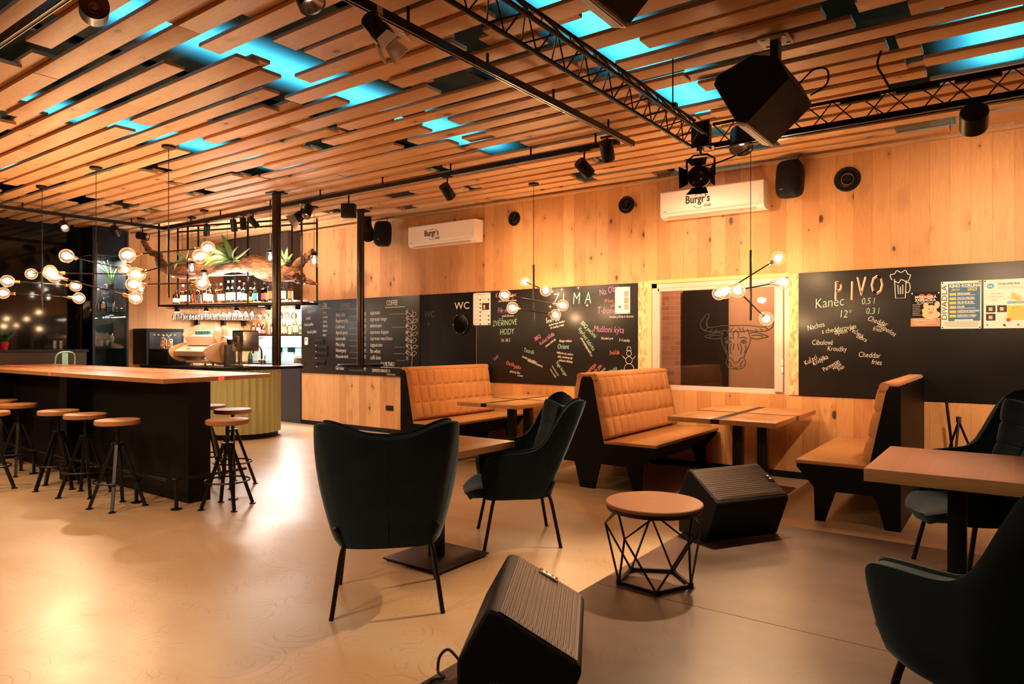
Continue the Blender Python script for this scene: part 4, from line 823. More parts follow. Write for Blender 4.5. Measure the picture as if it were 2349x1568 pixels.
# ------------------------------------------------------------------ floor monitors
def monitor(label, loc, rz):
    t = thing('stage_monitor', label, 'speaker', loc, rz)
    Lh = .31
    prof = [(0, 0), (.31, 0), (.418, .26), (.414, .292), (.13, .458), (.10, .458), (.0, .28)]
    inn = [(.005, .01), (.335, .01), (.447, .2), (.44, .222), (.128, .437), (.105, .438), (.01, .275)]
    b = MB(); b.prism([(u, v) for u, v in prof], lambda u, v, k: (-Lh+2*Lh*k, -u, v)); o = b.build('cabinet', 'black_matte', t, ang=30)
    bv = o.modifiers.new('b', 'BEVEL'); bv.width = .014; bv.segments = 3; bv.limit_method = 'ANGLE'; bv.angle_limit = R(25)
    # grille on the slanted face, ribbed
    p0 = Vector((.410, .294)); p1 = Vector((.132, .456)); n = Vector(((p1-p0).y, -(p1-p0).x)).normalized()
    if n.x < 0: n = -n
    def g(u, v):
        q = p0+(p1-p0)*(.03+.94*v); e = min(u, 1-u)*.6
        d = .004+.006*min(1, e/.02)*min(1, min(v, 1-v)*.38/.02); d += .0016*math.sin(v*70*6.283) if RIB == 0 else .0018*math.sin(v*44*6.283)
        q = q+n*d; return (-Lh+.012+(2*Lh-.024)*u, -q.x, q.y)
    b = MB(); b.grid(g, 12, 264); b.build('grille', 'grille', t, ang=180)
    c = p0+(p1-p0)*.52+n*.011
    T = Matrix.Translation((Lh-.045, -c.x, c.y)) @ Matrix.Rotation(math.atan2((p1-p0).y, (p1-p0).x)+0, 4, 'X')
    b = MB(); b.box((0, 0, 0), (.05, .085, .008), None, .002); o = b.build('badge', 'black_metal', t); o.matrix_local = Matrix.Translation((Lh-.045, -c.x, c.y)) @ Matrix.Rotation(math.atan2((p1-p0).y, -(p1-p0).x), 4, 'X')
    b = MB(); b.box((0, 0, .005), (.034, .06, .004), None, .001); o2 = b.build('badge_plate', 'warm_steel' if RIB else 'black_matte', o)
    b = MB()
    for s in (-1, 1): b.box((0, s*.014, .0078), (.016, .010, .001)); 
    b.build('lettering', 'ink' if RIB else 'white_plastic', o)
    for s in (-1, 1):
        b = MB(); b.box((s*(Lh+.001), -.17, .2), (.004, .12, .035), None, .001); b.build('handle', 'rubber', t)
    return t
RIB = 1
monitor('black floor monitor speaker with ribbed grille at bottom centre', (-1.72, 2.30, .1), 0)
m1 = bpy.data.objects['stage_monitor']
RIB = 0
m2 = monitor('black floor monitor speaker behind the round side table', (-2.0, 4.70, .1), 0)
def place_mon(o, p0, axis, away):
    # p0 back-bottom centre; axis = local +X in world; local -Y = facing
    ax = Vector((*axis, 0)).normalized(); o.rotation_euler = (0, 0, math.atan2(ax.y, ax.x)); o.location = p0
place_mon(m2, (-1.78, 4.93, .1), (.51, .86), 0)
place_mon(m1, (-1.66, 2.02, .1), (-.487, .87), 0)
cb = MB(); cb.tube(smooth_line([(-1.82, 2.13, .16), (-1.86, 2.11, .20), (-1.89, 2.09, .17), (-1.88, 2.07, .12), (-1.84, 2.06, .112), (-1.87, 2.0, .108), (-1.84, 1.8, .108)], 8), .006, 8)
tag(cb.build('power_cable', 'rubber'), 'black power cable at the bottom edge by the near monitor', 'cable')
# ------------------------------------------------------------------ bar table
t = thing('bar_table', 'long high bar table with red resin seams on black base', 'table', (-8.8, 3.65, 0))
ox, oy = -8.8, 3.65; z1, z0 = 1.125, 1.085
X0, X1, Y0, Y1 = -11.55, -5.98, 3.05, 4.28
ys = [Y0, 3.66, Y1]; cut = [X0, -8.35, -8.30, X1]
def pl(poly, name, mat):
    MB().prism([(x-ox, y-oy) for x, y in poly], lambda u, v, k: (u, v, z0+(z1-z0)*k)).build(name, mat, t, smooth=False)
pl([(X0, Y0), (-8.42, Y0), (-8.42, 3.62), (X0, 3.62)], 'slab_board', 'oak_top'); pl([(-8.35, Y0), (X1-.0, Y0), (X1-.10, 3.62), (-8.35, 3.62)], 'slab_board', 'oak_top')
pl([(X0, 3.69), (X1-.115, 3.69), (X1-.22, Y1), (X0, Y1)], 'slab_board', 'oak_top')
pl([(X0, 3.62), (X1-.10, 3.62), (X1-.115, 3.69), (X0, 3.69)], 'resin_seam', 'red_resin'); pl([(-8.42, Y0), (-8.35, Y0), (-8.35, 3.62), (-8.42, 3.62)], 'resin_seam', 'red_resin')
b = MB(); b.b2(-10.1-ox, -5.99-ox, 3.28-oy, 3.49-oy, 0, z0); b.build('base_wall', 'black_panel', t, smooth=False)
b = MB(); b.b2(-8.16-ox, -7.98-ox, 3.06-oy, 4.1-oy, 0, z0-.001); b.build('cross_panel', 'black_panel', t, smooth=False)
b = MB(); b.b2(-10.3-ox, -10.1-ox, 3.1-oy, 4.1-oy, 0, z0-.001); b.build('cross_panel', 'black_panel', t, smooth=False)
rail = smooth_line([(-10.3, 3.02, .265), (-8.0, 3.02, .265), (-6.05, 3.02, .265), (-5.88, 3.06, .265), (-5.83, 3.2, .265), (-5.83, 3.75, .265)], 6)
b = MB(); b.tube([(p[0]-ox, p[1]-oy, p[2]) for p in rail], .013, 10); b.build('foot_rail', 'black_metal', t)
for (x, y) in ((-5.86, 3.10), (-6.4, 3.02), (-8.72, 3.02), (-10.1, 3.02), (-5.83, 3.62)):
    b = MB(); b.cyl((x-ox, y-oy, .01), (x-ox, y-oy, .262), .016, 12); b.lathe([(0, 0), (.045, 0), (.045, .01), (0, .012)], (x-ox, y-oy, 0), 16); b.build('rail_post', 'black_metal', t)
# ------------------------------------------------------------------ bar stools
def make_stool(label, seatz=.77):
    t = thing('bar_stool', label, 'bar stool', group='round wood seat bar stools at the bar table')
    MB().lathe([(0, seatz-.042), (.172, seatz-.042), (.18, seatz-.036), (.18, seatz-.006), (.174, seatz), (0, seatz)], (0, 0, 0), 48).build('seat', 'oak_stool', t)
    MB().cyl((0, 0, .50), (0, 0, seatz-.043), .016, 12).build('screw_column', 'black_metal', t)
    MB().lathe([(0, .555), (.05, .555), (.05, .567), (0, .567)], (0, 0, 0), 24).build('collar', 'black_metal', t)
    for i in range(4):
        a = R(45+90*i); c, s = math.cos(a), math.sin(a)
        b = MB(); b.beam((c*.03, s*.03, .56), (c*.215, s*.215, .012), .026, .026); b.lathe([(0, 0), (.028, 0), (.028, .008), (0, .012)], (c*.217, s*.217, 0), 12); b.build('leg', 'black_metal', t)
    MB().tube([(.185*math.cos(6.283*i/32), .185*math.sin(6.283*i/32), .235) for i in range(32)], .008, 8, True).build('foot_ring', 'black_metal', t)
    return t
ST = [(-6.36, 2.84, 10, 'nearest bar stool in front of the black base'), (-7.12, 2.89, 33, 'bar stool second from the near corner of the bar table'), (-7.70, 2.88, 55, 'bar stool third from the near corner of the bar table'), (-8.86, 2.92, 20, 'bar stool near the left edge of the photo, fourth in the row'),
      (-9.62, 2.98, 40, 'bar stool farthest left in the row, mostly behind the fourth'), (-8.12, 2.42, 12, 'bar stool cut off at the left edge of the photo'), (-5.60, 3.42, 28, 'bar stool at the right end of the bar table'), (-6.42, 3.98, 8, 'dark topped bar stool behind the one at the end of the table'), (-7.02, 4.06, 50, 'bar stool mostly hidden behind the black base end')]
s0 = make_stool(ST[0][3])
for i, (x, y, a, l) in enumerate(ST):
    q = s0 if i == 0 else dup(s0); q.location = (x, y, 0); q.rotation_euler = (0, 0, R(a)); q['label'] = l
# ------------------------------------------------------------------ hanging columns with round tops
for (x, y, r, dz_, rad, lab) in ((-7.8, 5.46, .34, 1.142, .057, 'black hanging column with round table disc, nearer the bar'), (-7.84, 6.93, .33, 1.12, .053, 'black hanging column with round table disc in front of the drinks menu')):
    t = thing('hanging_column', lab, 'column', (x, y, dz_))
    MB().cyl((0, 0, 0), (0, 0, 3.44-dz_), rad, 28).build('pipe', 'column_metal', t)
    MB().lathe([(0, -.03), (r-.01, -.03), (r, -.025), (r, 0), (r-.004, .004), (0, .004)], (0, 0, 0), 48).build('table_disc', 'walnut' if r > .335 else 'black_metal', t)
    MB().lathe([(r-.01, -.034), (r+.004, -.034), (r+.004, -.002), (r-.01, -.002)], (0, 0, 0), 48).build('rim', 'black_metal', t)
    MB().b2(-.1, .1, -.1, .1, 3.385-dz_, 3.40-dz_).build('top_plate', 'black_metal', t)
# ================================================================== wall equipment
def ac_unit(label, x0, x1, z0, z1):
    cx = (x0+x1)/2; w = x1-x0; h = z1-z0
    t = thing('air_conditioner', label, 'air conditioner', (cx, YB, z0))
    prof = [(0, .02), (.03, 0), (.13, .0), (.175, .018), (.19, .05), (.195, .1), (.195, h-.01), (.185, h), (0, h)]
    b = MB(); b.prism(prof, lambda u, v, k: (-w/2+w*k, -u, v)); o = b.build('housing', 'white_plastic', t, ang=40)
    m_ = o.modifiers.new('b', 'BEVEL'); m_.width = .008; m_.segments = 3; m_.limit_method = 'ANGLE'; m_.angle_limit = R(30)
    b = MB(); b.box((0, -.158, .0115), (w*.86, .05, .003), Matrix.Rotation(R(-18), 3, 'X')); b.build('air_flap', 'pvc', t)
    b = MB(); b.box((0, -.1965, .052), (w*.97, .002, .0025)); b.build('panel_gap', 'ink_grey', t)
    b = MB(); b.box((w*.30, -.172, .0105), (.004, .05, .004)); b.build('flap_notch', 'ink_grey', t)
    text('Burgr’s', .125, (-w*.24, -.1975, h*.46), 'ink', t, name='logo_lettering', wide=.80, bold=.0024)
    text('club', .055, (-w*.24+.215, -.1975, h*.28), 'ink', t, name='logo_lettering', wide=.95, bold=.0004)
    c = -w*.24+.155
    stroke([[(c+.052*math.cos(R(a)), h*.62+.045*math.sin(R(a))) for a in range(35, 150, 8)], [(c+.06*math.cos(R(a)), h*.42+.05*math.sin(R(a))) for a in range(200, 320, 8)]], .0028, 'ink', t, 'logo_arc', -.1975)
    MB().b2(-w*.47, -w*.43, -.198, -.197, .07, .078).build('print', 'ink_grey', t)
    b = MB()
    for i in range(4): b.box((w*.47, -.197, .08+i*.022), (.018, .001, .008))
    b.build('print', 'pvc', t)
    return t
ac_unit('white wall air conditioner with logo, left one nearer the bar', -7.43, -6.13, 2.87, 3.19)
ac_unit('larger looking white air conditioner behind the hanging spotlight', -3.34, -2.16, 2.88, 3.19)
for (x, z, r, l) in ((-5.58, 3.15, .098, 'leftmost round black vent high on the wood wall'), (-3.87, 3.14, .105, 'round black vent left of the larger air conditioner'), (-1.38, 3.11, .125, 'round black vent at upper right beside the wall speaker')):
    t = thing('wall_vent', l, 'vent', (x, YB, z), 0, 'round black vents high on the wood wall')
    MB().lathe([(r, 0), (r, .012), (r*.92, .02), (r*.72, .012), (r*.62, .03), (r*.55, .034), (r*.5, .012), (r*.5, 0)], (0, 0, 0), 40, RX).build('outer_ring', 'black_matte', t)
    MB().lathe([(0, .02), (r*.3, .02), (r*.36, .03), (r*.42, .012), (r*.42, 0), (0, 0)], (0, 0, 0), 32, RX).build('core', 'black_metal', t)
def wall_speaker(label, loc, w, h, rz, tilt):
    t = thing('wall_speaker', label, 'speaker', loc, rz, 'black rounded wall speakers')
    def f(u, v):
        a = u*6.28318; e = .45
        ca, sa = math.cos(a), math.sin(a)
        x = w/2*math.copysign(abs(ca)**e, ca); z = h/2*math.copysign(abs(sa)**e, sa)
        q = [(0, -.16), (.8, -.158), (.93, -.145), (1, -.10), (.9, .0), (.75, .05), (0, .05)]; i = v*6; k = int(min(5, i)); fr = i-k
        s = q[k][0]+(q[k+1][0]-q[k][0])*fr; y = q[k][1]+(q[k+1][1]-q[k][1])*fr
        return (x*s, y, z*s*(1 if s < .9 else 1))
    b = MB(); b.grid(f, 36, 6, True); o = b.build('enclosure', 'black_matte', t, ang=60); o.rotation_euler = (tilt, 0, 0)
    b = MB(); b.box((-w*.18, -.162, -h*.30), (.035, .003, .009)); e = b.build('badge', 'steel', t); e.rotation_euler = (tilt, 0, 0)
    MB().beam((0, .03, 0), (0, .13, .02), .05, .05).build('bracket', 'black_metal', t)
    MB().tube(smooth_line([(.03, .05, h*.3), (.04, .03, h*.62), (.05, .09, h*.72)], 5), .005, 6).build('cable', 'rubber', t)
    return t
wall_speaker('black wall speaker right of the larger air conditioner', (-1.87, 7.55, 3.13), .26, .40, R(-12), R(-6))
wall_speaker('black wall speaker beside the round duct near the bar', (-7.93, 7.48, 3.10), .27, .40, R(35), R(-14))
t = thing('round_duct', 'fat black round duct elbow coming from the ceiling by the bar', 'duct', (-8.22, 7.35, 3.3))
MB().tube(smooth_line([(0, 0, .12), (0, 0, 0), (.06, -.02, -.12), (.16, -.05, -.22)], 6), .105, 20).build('pipe', 'black_matte', t)
MB().tube([(.055, -.018, -.11), (.075, -.024, -.14)], .112, 20).build('sleeve', 'black_metal', t)
# ------------------------------------------------------------------ tracks and spots
def track(name, label, a, b_, w=.036, h=.05, stubs=()):
    a = Vector(a); b_ = Vector(b_); c = (a+b_)/2; t = thing(name, label, 'lighting track', c)
    MB().beam(a-c, b_-c, w, h).build('rail', 'black_metal', t, smooth=False)
    d = (b_-a).normalized(); n = Vector((-d.y, d.x, 0))
    bb = MB()
    for s in (-1, 1): bb.beam(a-c+n*s*.012-Vector((0, 0, .027)), b_-c+n*s*.012-Vector((0, 0, .027)), .004)
    bb.build('groove', 'steel', t, smooth=False)
    for k in stubs:
        p = a+(b_-a)*k-c; MB().cyl(p+Vector((0, 0, .02)), (p.x, p.y, 3.42-c.z), .010, 10).build('hanger', 'black_metal', t)
track('track_rail', 'black ceiling track running from the top centre to the wall tracks', (-2.88, -1, 3.3), (-2.88, 5.86, 3.3), stubs=(.3, .5, .57, .68, .8, .93))
track('track_rail', 'long black track parallel to the wood wall above the booths', (-11.2, 5.72, 3.3), (-2.95, 5.72, 3.3), stubs=(.1, .2, .35, .48, .62, .75, .88, .97))
track('track_rail', 'black ceiling track along the left wall', (-11.2, .8, 3.3), (-11.2, 5.7, 3.3), stubs=(.3, .6, .9))
track('track_rail', 'short black track across the top left corner', (-7.5, 1.55, 3.28), (-2.9, 1.55, 3.28), stubs=(.3, .75))
def spot(label, loc, aim, r=.06, L=.17, drop=.10, energy=0, ang=70, face='reflector', far=False):
    t = thing('track_spotlight', label, 'spotlight', loc, 0, 'black cylinder track spotlights')
    b = MB(); b.cyl((0, 0, 0), (0, 0, -drop), .009, 10); b.b2(-.06, .06, -.016, .016, -.012, .006); b.build('stem', 'black_metal', t)
    d = (Vector(aim)-Vector(loc)).normalized(); q = d.to_track_quat('Z', 'Y').to_matrix(); c = Vector((0, 0, -drop-r*.55))
    MB().lathe([(0, -L/2), (r*.92, -L/2), (r, -L/2+.008), (r, L/2), (r*.93, L/2), (r*.93, L/2-.012)], c, 32, q).build('housing', 'black_metal', t)
    MB().lathe([(r*.93, L/2-.01), (r*.75, L/2-.03), (r*.4, L/2-.055), (.0, L/2-.06)], c, 32, q).build('reflector', face, t, ang=20)
    MB().lathe([(0, L/2-.05), (r*.25, L/2-.05), (r*.22, L/2-.045), (0, L/2-.043)], c, 16, q).build('led', 'lamp_face' if energy else 'brass', t)
    if energy: lamp('SPOT', 'spot_lamp', tuple(Vector(loc)+c+d*(L/2+.02)), energy, WARM, aim, .05, ang, .8)
    return t
ZT = 3.275
spot('large spotlight at top left with open reflector facing the camera', (-3.72, 1.55, 3.25), (-.6, .3, 2.75), r=.066, L=.17, drop=.10)
spot('large spotlight at the top, left of the barn door lamp', (-2.88, 2.18, ZT), (-1.5, 2.6, .6), r=.068, L=.2, drop=.02, energy=10, ang=50)
spot('spotlight hanging at the far end of the diagonal track', (-2.93, 5.45, ZT), (-3.6, 7.6, .9), energy=75, ang=85, drop=.09)
spot('spotlight second from the right on the long track', (-3.32, 5.72, ZT), (-2.6, 7.9, 1.6), energy=75, ang=90, drop=.13)
spot('spotlight alone in the middle of the long track', (-5.06, 5.72, ZT), (-5.1, 7.9, 1.5), energy=85, ang=95, drop=.13)
spot('small spotlight on the long track left of the hanging column', (-7.5, 5.72, ZT), (-6.9, 4.0, .3), energy=60, drop=.08)
for (x, l, e, a) in ((-8.72, 'rightmost of three small spotlights above the bottle shelf', 70, (-8.6, 7.6, 1.5)), (-8.96, 'middle of three small spotlights above the bottle shelf', 0, (-9, 6, 0)), (-9.2, 'leftmost of three small spotlights above the bottle shelf', 70, (-9.8, 6.5, 1.0)), (-9.92, 'small spotlight above the large fern leaves', 60, (-11.2, 6.3, 1.2))):
    spot(l, (x, 5.72, ZT), a, r=.045, L=.17, drop=.10, energy=e, ang=90)
spot('spotlight on the left track facing the room', (-11.2, 4.26, ZT), (-6, 3.4, 0), energy=90, ang=80, drop=.10)
spot('tilted dark spotlight on the left track above the glass cabinet', (-11.2, 4.97, ZT), (-12.4, 6.0, 2.6), drop=.08)
spot('spotlight on the left track beside the driftwood tip', (-11.2, 5.38, ZT), (-10.0, 6.3, 3.0), drop=.11)
spot('black spotlight hanging on the truss at upper right', (-.20, 5.02, 2.90), (-.4, 7.8, 1.4), r=.075, L=.14, drop=.06, energy=130, ang=100)
spot('unseen spotlight added on the truss beyond the right edge', (1.3, 5.02, 2.90), (1.2, 7.8, 1.8), r=.075, L=.14, drop=.06, energy=110, ang=100)  # added out of view to brighten the right part of the wood wall
spot('spotlight on the truss beside the truss corner', (-1.62, 5.08, 2.98), (-1.25, 3.5, .1), r=.085, L=.16, drop=.0, energy=340, ang=70)
def flood(label, loc, w, rz, barn=False, scale=1):
    t = thing('floodlight' if not barn else 'barn_door_light', label, 'spotlight', loc, rz)
    MB().cyl((0, 0, 0), (0, 0, -.11), .010, 10).build('stem', 'black_metal', t)
    MB().b2(-w/2, w/2, -.05, .05, -.11-w, -.11, .006).build('housing', 'black_matte', t)
    MB().b2(-w*.42, w*.42, -.056, -.049, -.11-w*.9, -.11-w*.1, .002).build('front_glass', 'black_metal', t)
    return t
flood('square black floodlight on the long track left of the column', (-6.69, 5.72, ZT), .17, R(30))
def barn(label, loc, aim, r=.08, L=.22, yoke=True, flap='black_matte', up=.16):
    t = thing('barn_door_light', label, 'spotlight', loc)
    d = (Vector(aim)-Vector(loc)).normalized(); q = d.to_track_quat('Z', 'Y').to_matrix(); c = Vector((0, 0, -up))
    b = MB(); b.cyl((0, 0, .03), (0, 0, -.04), .012, 10); b.b2(-.022, .022, -.022, .022, -.01, .03); b.build('clamp', 'steel', t)
    ax = q @ Vector((1, 0, 0)); y = [c+ax*(r+.02), c+ax*(r+.02)+Vector((0, 0, up-.07)), c+ax*(r*.6)+Vector((0, 0, up-.035)), c-ax*(r*.6)+Vector((0, 0, up-.035)), c-ax*(r+.02)+Vector((0, 0, up-.07)), c-ax*(r+.02)]
    b = MB(); b.tube(y, .008, 8); b.build('yoke', 'black_metal', t)
    b = MB(); b.lathe([(0, -L/2), (r*.8, -L/2), (r*.85, -L/2+.03), (r*.85, 0), (r, .02), (r, L/2), (r*.9, L/2), (r*.88, L/2-.01), (0, L/2-.01)], c, 28, q)
    b.build('housing', 'black_metal', t)
    MB().lathe([(0, L/2-.008), (r*.5, L/2+.004), (r*.86, L/2-.006)], c, 28, q).build('lens', 'lens_glass', t)
    b = MB()
    for i in range(4): b.box(c+q @ Vector((0, 0, -L*.1)), (r*1.5, r*1.5, L*.55), q) if i == 0 else None
    b.build('lamp_box', 'black_matte', t)
    for i, (sx, sy) in enumerate(((1, 0), (-1, 0), (0, 1), (0, -1))):
        hinge = c+q @ Vector((sx*r, sy*r, L/2)); out = q @ (Vector((sx*.35, sy*.35, .93)).normalized())
        side = q @ Vector((sy, sx, 0)); w0 = r*.62; w1 = r*.95; h = r*1.5
        b = MB(); P4 = [hinge-side*w0, hinge+side*w0, hinge+out*h+side*w1, hinge+out*h-side*w1]; nn = (q @ Vector((sx, sy, 0)))*.0025
        A = [b.bm.verts.new(p+nn) for p in P4]; B = [b.bm.verts.new(p-nn) for p in P4]; b.bm.faces.new(A); b.bm.faces.new(B[::-1])
        for k in range(4): b.bm.faces.new((A[k], B[k], B[(k+1) % 4], A[(k+1) % 4]))
        b.build('barn_door', flap, t, smooth=False)
    return t
barn('theatre spotlight with barn doors in front of the larger air conditioner', (-1.92, 5.05, 2.90), (-1.3, 2.4, 2.35), r=.082, L=.19, up=.20)
barn('barn door lamp with pale flap at the top centre', (-2.83, 2.62, 3.26), (-2.55, 2.75, 2.9), r=.06, L=.16, flap='paper', up=.09)
barn('small barn door lamp on the long track right of the first column', (-7.62, 5.72, 3.25), (-8.3, 5.0, 2.6), r=.07, L=.17, flap='steel', up=.12)
tag(MB().tube(smooth_line([(-1.95, 5.08, 2.78), (-1.8, 5.1, 2.80), (-1.6, 5.1, 2.86), (-1.45, 5.08, 2.98), (-1.4, 5.08, 3.08)], 8), .006, 6).build('power_cable', 'rubber'), 'thin black cable looping from the theatre spotlight to the truss', 'cable')
# ------------------------------------------------------------------ truss
def truss(name, label, a, b_, off, n):
    a = Vector(a); b_ = Vector(b_); c = (a+b_)/2; t = thing(name, label, 'truss', c); a -= c; b_ -= c
    o1, o2, o3 = [Vector(q) for q in off]
    for o in (o1, o2, o3): MB().cyl(a+o, b_+o, .0125, 12).build('chord', 'black_metal', t)
    for (p, q) in ((o1, o2), (o2, o3), (o3, o1)):
        b = MB()
        for i in range(n):
            s = a+(b_-a)*(i/n); m_ = a+(b_-a)*((i+.5)/n); e = a+(b_-a)*((i+1)/n)
            b.cyl(s+p, m_+q, .0045, 6); b.cyl(m_+q, e+p, .0045, 6)
        b.build('lattice', 'black_metal', t)
    return t
truss('lighting_truss', 'black lattice truss running from top centre to the corner', (-1.9, .3, 3.0), (-1.9, 4.95, 3.0), ((-.06, 0, -.085), (.06, 0, -.02), (-.03, 0, .10)), 17)
truss('lighting_truss', 'black lattice truss parallel to the wood wall at upper right', (-1.85, 5.09, 3.0), (2.5, 5.09, 3.0), ((0, -.07, -.08), (0, .07, -.08), (0, .03, .10)), 13)
t = thing('truss_corner', 'black corner plate joining the two trusses', 'truss', (-1.9, 5.02, 3.0))
b = MB(); b.b2(-.07, .07, -.03, -.02, -.09, .1); b.b2(.03, .04, -.03, .1, -.09, .1); b.build('corner_plate', 'black_metal', t, smooth=False)
for (x, y) in ((-1.93, 4.55), (-1.93, 2.0), (.9, 5.12)):
    q = thing('truss_hanger', 'thin black rod hanging the truss from the ceiling', 'hanger', (x, y, 3.1), 0, 'rods that hang the lighting truss')
    MB().cyl((0, 0, 0), (0, 0, .34), .005, 8).build('rod', 'black_metal', q); MB().b2(-.03, .03, -.02, .02, -.015, .015).build('clamp', 'black_metal', q)
tag(MB().tube(smooth_line([(-.72, 5.2, 3.42), (-.74, 5.15, 3.3), (-.70, 5.12, 3.2), (-.66, 5.12, 3.11)], 6), .008, 6).build('power_cable', 'rubber'), 'black cable dropping from the ceiling to the right truss', 'cable')
for i, x in enumerate((-.95, -.62, -.3)):
    tag(MB().b2(x, x+.24, 5.05, 5.10, 3.05, 3.085, .004).build('power_strip', 'black_matte'), ('leftmost', 'middle', 'rightmost')[i]+' black power strip lying along the right truss', 'power strip')
track('track_rail', 'black track fixed under the truss at upper right', (-1.8, 5.02, 2.9), (2.5, 5.02, 2.9), .03, .02)
# ------------------------------------------------------------------ hanging loudspeakers
def pa(label, x, y0, z):
    t = thing('hanging_loudspeaker', label, 'speaker', (x, y0, z))
    prof = [(-1.41, 2.83), (-1.55, 3.09), (-1.53, 3.14), (-1.31, 3.22), (-1.16, 3.18), (-1.09, 3.03), (-1.34, 2.81)]
    pf = [(u+1.34, v-2.81) for u, v in prof]
    b = MB(); b.prism(pf, lambda u, v, k: (u, .6*k, v)); o = b.build('cabinet', 'black_matte', t, ang=20)
    m_ = o.modifiers.new('b', 'BEVEL'); m_.width = .006; m_.segments = 2; m_.limit_method = 'ANGLE'; m_.angle_limit = R(20)
    a, e = Vector((pf[0][0], 0, pf[0][1])), Vector((pf[6][0], 0, pf[6][1]))
    n = Vector((-(a-e).z, 0, (a-e).x)).normalized(); n = n if n.z < 0 else -n
    q = [a+n*.001, a+n*.014, e+n*.014, e+n*.001]
    b = MB(); b.prism([(p.x, p.z) for p in q], lambda u, v, k: (u, .012+.576*k, v)); b.build('front_rim', 'pvc', t, smooth=False)
    q = [a+(e-a)*.12+n*.013, a+(e-a)*.12+n*.018, a+(e-a)*.88+n*.018, a+(e-a)*.88+n*.013]
    b = MB(); b.prism([(p.x, p.z) for p in q], lambda u, v, k: (u, .03+.54*k, v)); b.build('grille', 'grille', t, smooth=False)
    b = MB(); b.b2(.07, .12, .25, .33, .38, .60); b.build('bracket', 'black_metal', t, smooth=False)
    p = MB(); p.b2(.0, .19, .2, .38, .575, .585, .002); p.build('ceiling_plate', 'pvc', t)
    bb = MB()
    for (u, v) in ((.03, .23), (.16, .23), (.03, .35), (.16, .35)): bb.cyl((u, v, .57), (u, v, .578), .014, 10)
    bb.build('bolt', 'black_metal', t)
    MB().tube(smooth_line([(.2, .45, .33), (.28, .5, .42), (.36, .5, .40), (.36, .48, .3), (.27, .45, .24)], 6), .006, 6).build('cable', 'rubber', t)
    return t
pa('large black loudspeaker hanging from the ceiling at upper right', -1.34, 4.3, 2.81)
pa('black loudspeaker cut off by the top edge of the photo', -1.34, 2.09, 2.81)
# ------------------------------------------------------------------ pendant lamps
def bulb(parent, p, d, r=.072, glass='bulb_glass', core='filament'):
    """glass globe bulb at the end p of a rod pointing along d; brass socket"""
    q = d.to_track_quat('Z', 'Y').to_matrix(); e = bpy.data.objects.new('bulb', None)
    s = MB().lathe([(0, 0), (.017, 0), (.019, .006), (.019, .062), (.016, .07), (0, .07)], p, 16, q).build('socket', 'brass', parent)
    g = MB().lathe([(.013, .06), (.016, .08)]+[(r*math.sin(a), .135-.0+r*(-math.cos(a))) for a in [0.35+i*(math.pi-.35)/14 for i in range(15)]], p, 28, q).build('bulb_glass', glass, parent)
    f = MB().lathe([(0, -.05), (.02, -.042), (.036, 0), (.02, .042), (0, .05)], p+d*.135, 12, q).build('filament', core, g)
    return g
RV = Vector((.8077, .5896, 0)); DV = Vector((-.5896, .8077, 0))
def chandelier(label, x, y, zt, zb, rods):
    t = thing('chandelier', label, 'pendant lamp', (x, y, 3.40), 0, 'black rod chandeliers with globe bulbs')
    MB().lathe([(0, -.022), (.06, -.022), (.065, -.016), (.065, 0), (0, 0)], (0, 0, -.002), 24).build('canopy', 'black_metal', t)
    MB().cyl((0, 0, -.02), (0, 0, zt-3.40), .0035, 8).build('cord', 'rubber', t)
    MB().cyl((0, 0, zt-3.40), (0, 0, zb-3.40), .0115, 12).build('stem', 'black_metal', t)
    for (z, r, dep, dz) in rods:
        v = RV*r+DV*dep+Vector((0, 0, dz)); c = Vector((0, 0, z-3.40)); d = v.normalized(); c = c+d.cross(Vector((0, 0, 1))).normalized()*.018
        rod = MB().cyl(c-v+d*.15, c+v-d*.15, .007, 8).build('arm', 'black_metal', t)
        bulb(t, c+v-d*.16, d); bulb(t, c-v+d*.16, -d)
    return t
chandelier('chandelier over the left booth table in front of the ZIMA board', -4.78, 7.0, 2.40, 1.66, ((2.14, -.12, .42, .09), (1.965, .37, -.24, -.08), (1.825, .29, .33, -.03)))
chandelier('chandelier in front of the window and bull drawing', -2.09, 6.83, 2.35, 1.66, ((2.11, .34, .18, .19), (1.98, .20, -.38, .03), (1.81, .26, .32, -.13)))
chandelier('leftmost chandelier above the bar table', -9.85, 3.5, 2.55, 1.87, ((2.32, .33, -.30, -.01), (2.18, .18, .40, .0), (2.03, .46, .06, -.03)))
chandelier('middle chandelier above the bar table', -8.28, 3.47, 2.57, 1.87, ((2.33, .08, .44, -.03), (2.21, .36, .27, .02), (2.06, .42, .1, -.12)))
chandelier('chandelier above the bar table nearest the bottle shelf', -6.8, 3.52, 2.57, 1.89, ((2.35, .26, .33, .08), (2.21, .40, -.12, .08), (2.03, .16, .40, .04)))
